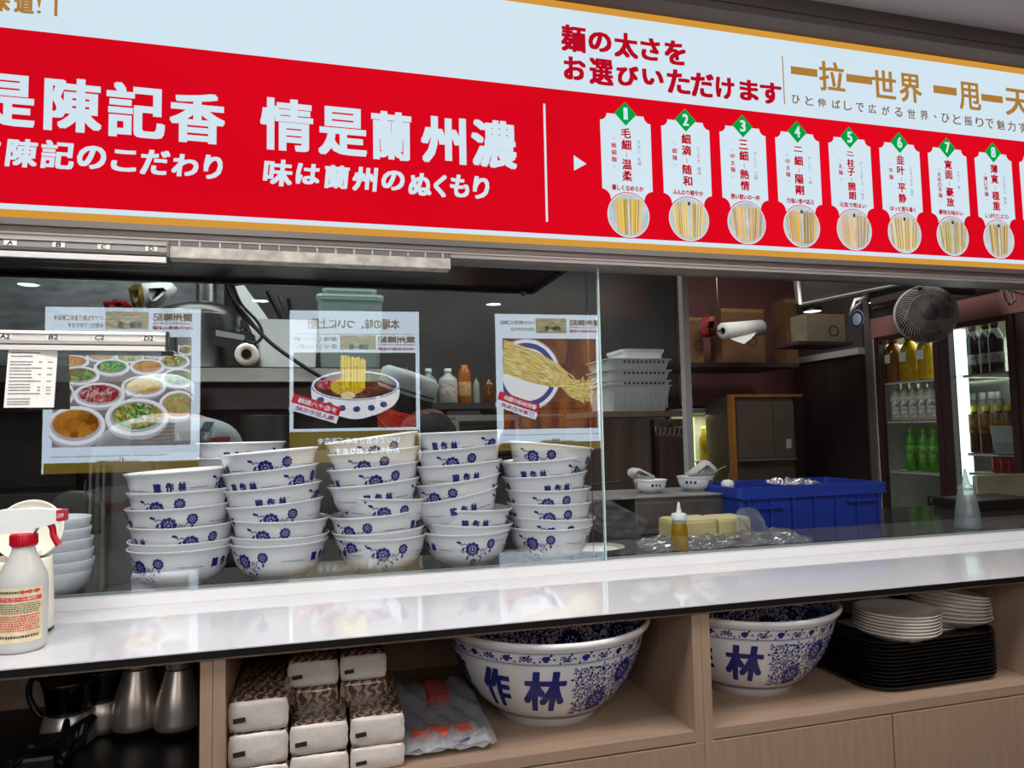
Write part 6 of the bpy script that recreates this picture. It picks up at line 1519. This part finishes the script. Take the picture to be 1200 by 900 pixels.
# ---- wall fan
fc = Wp(1085, 368, .95); 
fan = thing('wall_fan', 'grey ceiling mounted circulator fan with round spiral cage', 'fan', tuple(fc))
dirn = Vector((-.50, -.86, -.04)).normalized(); Mf = dirn.to_track_quat('Z', 'Y').to_matrix().to_4x4()
fg = mat('fan_grey_plastic', (182, 172, 168), .45, 0, .03, 10); Rf = .118
MB().lathe([(Rf, -.02), (Rf+.004, -.012), (Rf+.004, .004), (Rf, .010)], 48, M=Mf).build('cage_rim', fg, fan)
def dome(r): return .055*(1-(r/Rf)**2)**.5 if r < Rf else 0
for k in range(54):
    a = 2*PI*k/54; P = []
    for j in range(8):
        r = .034+(Rf-.034)*j/7; aa = a+.55*(j/7)**1.3
        P.append(Mf @ Vector((r*math.cos(aa), r*math.sin(aa), dome(r)+.006)))
    MB().tube(P, .0020, 4, cap=False).build('cage_wire', fg, fan)
MB().lathe([(0, .064), (.026, .063), (.034, .058), (.030, .05), (0, .05)], 32, M=Mf).build('cage_hub', mat('fan_hub', (118, 112, 112), .5), fan)
MB().tube([Mf @ Vector((.078*math.cos(2*PI*k/40), .078*math.sin(2*PI*k/40), dome(.078)+.0075)) for k in range(40)], .002, 6, closed=True).build('cage_ring', fg, fan)
for k in range(5):
    a = 2*PI*k/5; m_ = MB(); vs = []
    for j in range(5):
        r = .02+.085*j/4; wd = .35+.1*math.sin(j)
        for s_ in (-1, 1): vs.append(Mf @ Vector((r*math.cos(a+s_*wd*.8), r*math.sin(a+s_*wd*.8), .015*s_)))
    m_.add(vs, [(2*j, 2*j+1, 2*j+3, 2*j+2) for j in range(4)], 0, True).build('blade', mat('fan_blade', (70, 66, 66), .4), fan)
MB().lathe([(Rf, -.018), (Rf*.95, -.045), (.065, -.062), (.062, -.07)], 40, M=Mf).build('rear_shell', fg, fan)
MB().lathe([(.058, -.055), (.055, -.14), (.046, -.150), (0, -.150)], 36, M=Mf).build('motor_housing', fg, fan)
q = Mf @ Vector((0, 0, -.09))
MB().box(q.x-.03, q.y-.02, .03, q.x+.03, q.y+.03, 2.04-fc.z, bev=.005).build('mount_arm', fg, fan)
tk = single('ceiling_track', MB().box(fc.x-.05, fc.y-.02, 2.042, fc.x+.25, fc.y+.25, 2.07), mat('dark_soffit', (60, 44, 46), .5), 'dark soffit board from which the fan hangs', 'board')
cc = thing('cable_coil', 'looped white cable hanging right of the fan', 'cable', tuple(Wp(1185, 340, .8)))
M2 = lambda x, y: Wp(x, y, .8)-cc.location
for P in ([(1160, 328), (1172, 338), (1178, 352), (1186, 356), (1184, 344), (1178, 334), (1174, 322)], [(1178, 322), (1176, 340), (1182, 357), (1190, 350), (1186, 336), (1178, 326)], [(1180, 340), (1196, 344), (1215, 347)]):
    MB().tube(spline([M2(*p) for p in P], 6), .0035, 6).build('cord', mat('pale_cable', (200, 190, 182), .5), cc)
# ceiling panel frame seen above the boxes
cpn_ = thing('hanging_ceiling_board', 'grey ceiling panel with pale metal edging above the cartons', 'panel', tuple(Wp(980, 335, 1.3)))
P = [(932, 322), (936, 355), (1075, 328), (1075, 305), (932, 305)]
MB().prism([((Wp(x, y, 1.3)-cpn_.location).x, (Wp(x, y, 1.3)-cpn_.location).z) for x, y in P], 0, .02, lambda u, v, d: Vector((u, d, v))).build('panel_sheet', mat('panel_grey', (100, 92, 88), .5), cpn_)
for p, q in (((934, 310), (938, 357)), ((938, 357), (1080, 328))):
    MB().tube([Wp(*p, 1.29)-cpn_.location, Wp(*q, 1.29)-cpn_.location], .008, 6).build('metal_edging', alu_w, cpn_)
# kitchen ceiling lamps seen directly
for i, (x, y, Y) in enumerate(((850, 322, 2.0), (1030, 354, 1.4), (952, 365, 1.8))):
    p = Wp(x, y, Y); t = thing('kitchen_lamp', 'small round kitchen lamp, %s' % ['the bright one left of the hanging panel', 'below the panel beside the fridge header', 'above the pale carton'][i], 'lamp', tuple(p))
    MB().lathe([(.05, -.0), (.05, .02), (0, .02)], 20).build('housing', blackp, t); MB().add([(.045*math.cos(k*PI/10), .045*math.sin(k*PI/10), .0) for k in range(20)], [tuple(range(20))]).build('lamp_disc', emi('kitchen_lamp_glow', (235, 248, 255), 2.5, 0), t)
    MB().tube([(0, 0, .02), (0, 0, 2.65-p.z)], .004, 6).build('stem', blackp, t)

# ================================================================== PEOPLE
def finger(root, d, L, r, vs, es, rr, par, curl=.35, up=Vector((0, 0, -1))):
    p = Vector(root); dd = Vector(d).normalized(); idx = par
    for k in range(3):
        p = p+dd*L*(.42, .32, .26)[k]; vs.append(p.copy()); rr.append(r*(1, .92, .8)[k]); es.append((idx, len(vs)-1)); idx = len(vs)-1
        dd = (dd+up*curl).normalized()
def person(name_label, loc, rz, scale, shirt, head_off=(0, 0, 0), lean=0, skin=(150, 112, 92)):
    t = thing('person', name_label, 'person', loc, None, rz)
    H = Vector(head_off); vs = []; es = []; rr = []
    def V(p, r, par=None):
        vs.append(Vector(p)); rr.append(r)
        if par is not None: es.append((par, len(vs)-1))
        return len(vs)-1
    pe = V((0, 0, .95), .135); wa = V((0, lean*.4, 1.08), .125, pe); ch = V((0, lean*.8, 1.28), .145, wa); uc = V((0, lean, 1.42), .105, ch)
    nk = V(Vector((0, lean, 1.50))+H*.4, .055, uc); hb = V(Vector((0, lean+.01, 1.57))+H*.8, .070, nk); hm = V(Vector((0, lean+.015, 1.645))+H, .088, hb); ht = V(Vector((0, lean, 1.715))+H*1.1, .072, hm)
    for s in (-1, 1):
        sh_ = V((s*.175, lean, 1.405), .062, uc); el = V((s*.225, lean+.06, 1.20), .043, sh_); wr = V((s*.15, lean+.20, 1.33), .027, el); pm = V((s*.14, lean+.25, 1.355), .028, wr)
        for q in range(4): finger((s*(.112+.018*q), lean+.262, 1.362), (s*(-.10+.06*q), 1, -.05), (.062, .074, .078, .068)[q if s < 0 else 3-q], .0085, vs, es, rr, pm)
        finger((s*.11, lean+.24, 1.355), (-s*.8, .7, -.1), .058, .0095, vs, es, rr, pm, .2)
        hp = V((s*.09, 0, .88), .095, pe); kn_ = V((s*.10, .02, .50), .062, hp); an = V((s*.10, 0, .09), .042, kn_); to = V((s*.11, .15, .04), .035, an)
    vs = [v*scale for v in vs]; me = bpy.data.meshes.new('body'); me.from_pydata([tuple(v) for v in vs], es, [])
    o = bpy.data.objects.new('body', me); COL.objects.link(o)
    sk = o.modifiers.new('s', 'SKIN'); sk.use_smooth_shade = True
    for i, d in enumerate(me.skin_vertices[0].data): d.radius = (rr[i]*scale, rr[i]*scale*(.78 if i in (pe, wa, ch, uc) else 1)); d.use_root = (i == pe)
    ss = o.modifiers.new('u', 'SUBSURF'); ss.levels = 2; ss.render_levels = 2
    dg = bpy.context.evaluated_depsgraph_get(); m2 = bpy.data.meshes.new_from_object(o.evaluated_get(dg)); bpy.data.objects.remove(o)
    sm_ = mat('skin_%d' % skin[0], skin, .5, 0, .05, 10); tm = mat('black_trousers', (26, 26, 30), .8)
    m2.materials.clear()
    for m in (sm_, shirt, tm): m2.materials.append(m)
    for p in m2.polygons:
        c = p.center/scale; p.use_smooth = True
        p.material_index = 2 if c.z < .93 else (0 if (c.z > 1.475 or (c.y > lean+.10 and abs(c.x) > .09)) else 1)
    b = bpy.data.objects.new('body', m2); COL.objects.link(b); b.parent = t
    hc = (Vector((0, lean+.01, 1.645))+H)*scale; k = scale
    MH = Matrix.Translation(hc)
    # face, ears
    f_ = MB()
    f_.lathe([(0, .016), (.010, .008), (.013, -.008), (.0, -.016)], 10, M=MH @ Matrix.Translation((0, .094*k, -.018)) @ Matrix.Rotation(-.2, 4, 'X')); f_.build('nose', sm_, t)
    for s in (-1, 1):
        MB().lathe([(0, .006), (.012, .006), (.017, .0), (.012, -.006), (0, -.006)], 16, M=MH @ Matrix.Translation((s*.089*k, -.004, -.012)) @ Matrix.Diagonal((.6, 1, 1.7, 1)) @ Matrix.Rotation(PI/2, 4, 'Y')).build('ear', sm_, t)
        MB().lathe([(0, .010), (.009, .005), (.011, 0), (.009, -.005), (0, -.010)], 12, M=MH @ Matrix.Translation((s*.032*k, .083*k, .008))).build('eye', mat('eye_white', (210, 208, 204), .3), t)
        MB().lathe([(0, .0), (.005, 0), (.005, .003), (0, .003)], 12, M=MH @ Matrix.Translation((s*.032*k, .092*k, .008)) @ Matrix.Rotation(-PI/2, 4, 'X')).build('pupil', ink, t)
    MB().box(-.022, .080*k, -.048, .022, .090*k, -.042, M=MH, bev=.002).build('mouth', mat('lip_tone', (120, 70, 64), .5), t)
    hr = MB(); n = 20
    for r0, z0, r1, z1_ in ((.093, -.055, .0965, -.02), (.0965, -.02, .0965, .03), (.0965, .03, .085, .075), (.085, .075, .045, .098), (.045, .098, 0.0, .102)):
        hr.lathe([(r0*k, z0*k), (r1*k, z1_*k)], n, M=MH @ Matrix.Translation((0, -.012, 0)), a0=PI*.98 if z0 < .03 else 0, a1=2.02*PI if z0 < .03 else 2*PI)
    hr.build('hair', mat('black_hair', (20, 17, 16), .6, 0, .2, 200), t)
    return t, hc, MH
capm = mat('white_cap_cloth', (176, 184, 182), .8, 0, .03, 20)
def cap_on(t, MH, k, tilt=0):
    M_ = MH @ Matrix.Rotation(tilt, 4, 'X')
    MB().lathe([(.104*k, .028), (.106*k, .030), (.109*k, .070), (.108*k, .100), (.09*k, .114), (0, .119)], 32, M=M_).build('paper_cap', capm, t)
    MB().lathe([(.1075*k, .040), (.1085*k, .048)], 32, M=M_).build('cap_stripe', mat('blue_grey_stripe', (60, 74, 110), .7), t)
shirtA = mat('pale_grey_shirt', (138, 146, 148), .8, 0, .06, 6, .15, 20)
ca_ = Wp(206, 465, 1.34); kA = 1.07
tA, hA, MA = person('person seen from behind in white cap, pale grey shirt and dark apron straps', (ca_.x, 1.34, 0), .35, kA, shirtA, head_off=(-.02, .10, -.145), lean=.03)
cap_on(tA, MA, kA, -.3)
strapm = mat('dark_apron_strap', (40, 48, 50), .8)
from mathutils.bvhtree import BVHTree
_b = [o for o in tA.children if o.name.startswith('body')][0].data
_t = BVHTree.FromPolygons([v.co.copy() for v in _b.vertices], [tuple(p.vertices) for p in _b.polygons])
for s in (-1, 1):
    P = []
    for i in range(14):
        q = i/13; x = (s*.10)*(1-q)+(-s*.12)*q; z = 1.455*(1-q)+1.12*q
        hit = _t.ray_cast(Vector((x*kA, -1, z*kA)), Vector((0, 1, 0)))
        if hit[0] is not None: P.append((hit[0], hit[1]))
    mb = MB(); vs = []
    for p, nn in P: vs += [p+Vector((-.017, 0, 0))+nn*.006, p+Vector((.017, 0, 0))+nn*.006, p+Vector((.017, 0, 0))-nn*.004, p+Vector((-.017, 0, 0))-nn*.004]
    fs = []
    for i in range(len(P)-1):
        a = 4*i; fs += [(a+k, a+(k+1) % 4, a+4+(k+1) % 4, a+4+k) for k in range(4)]
    mb.add(vs, fs).build('apron_strap', strapm, tA)
cB_ = Wp(508, 474, 1.30); kB = 1.07
tB, hB, MB_ = person('person with white cap and black top bending between the posters', (cB_.x, 1.30, 0), 1.15, kB, mat('black_top', (24, 24, 26), .85), head_off=(-.0, .085, -.118), lean=.02, skin=(124, 88, 70))
cap_on(tB, MB_, kB, .35)
MB().lathe([(.115, .0), (.135, .006), (.135, .010), (.10, .02), (0, .03)], 32, M=Matrix.Translation((0, 0, 0))).build('x', blackp) if False else None
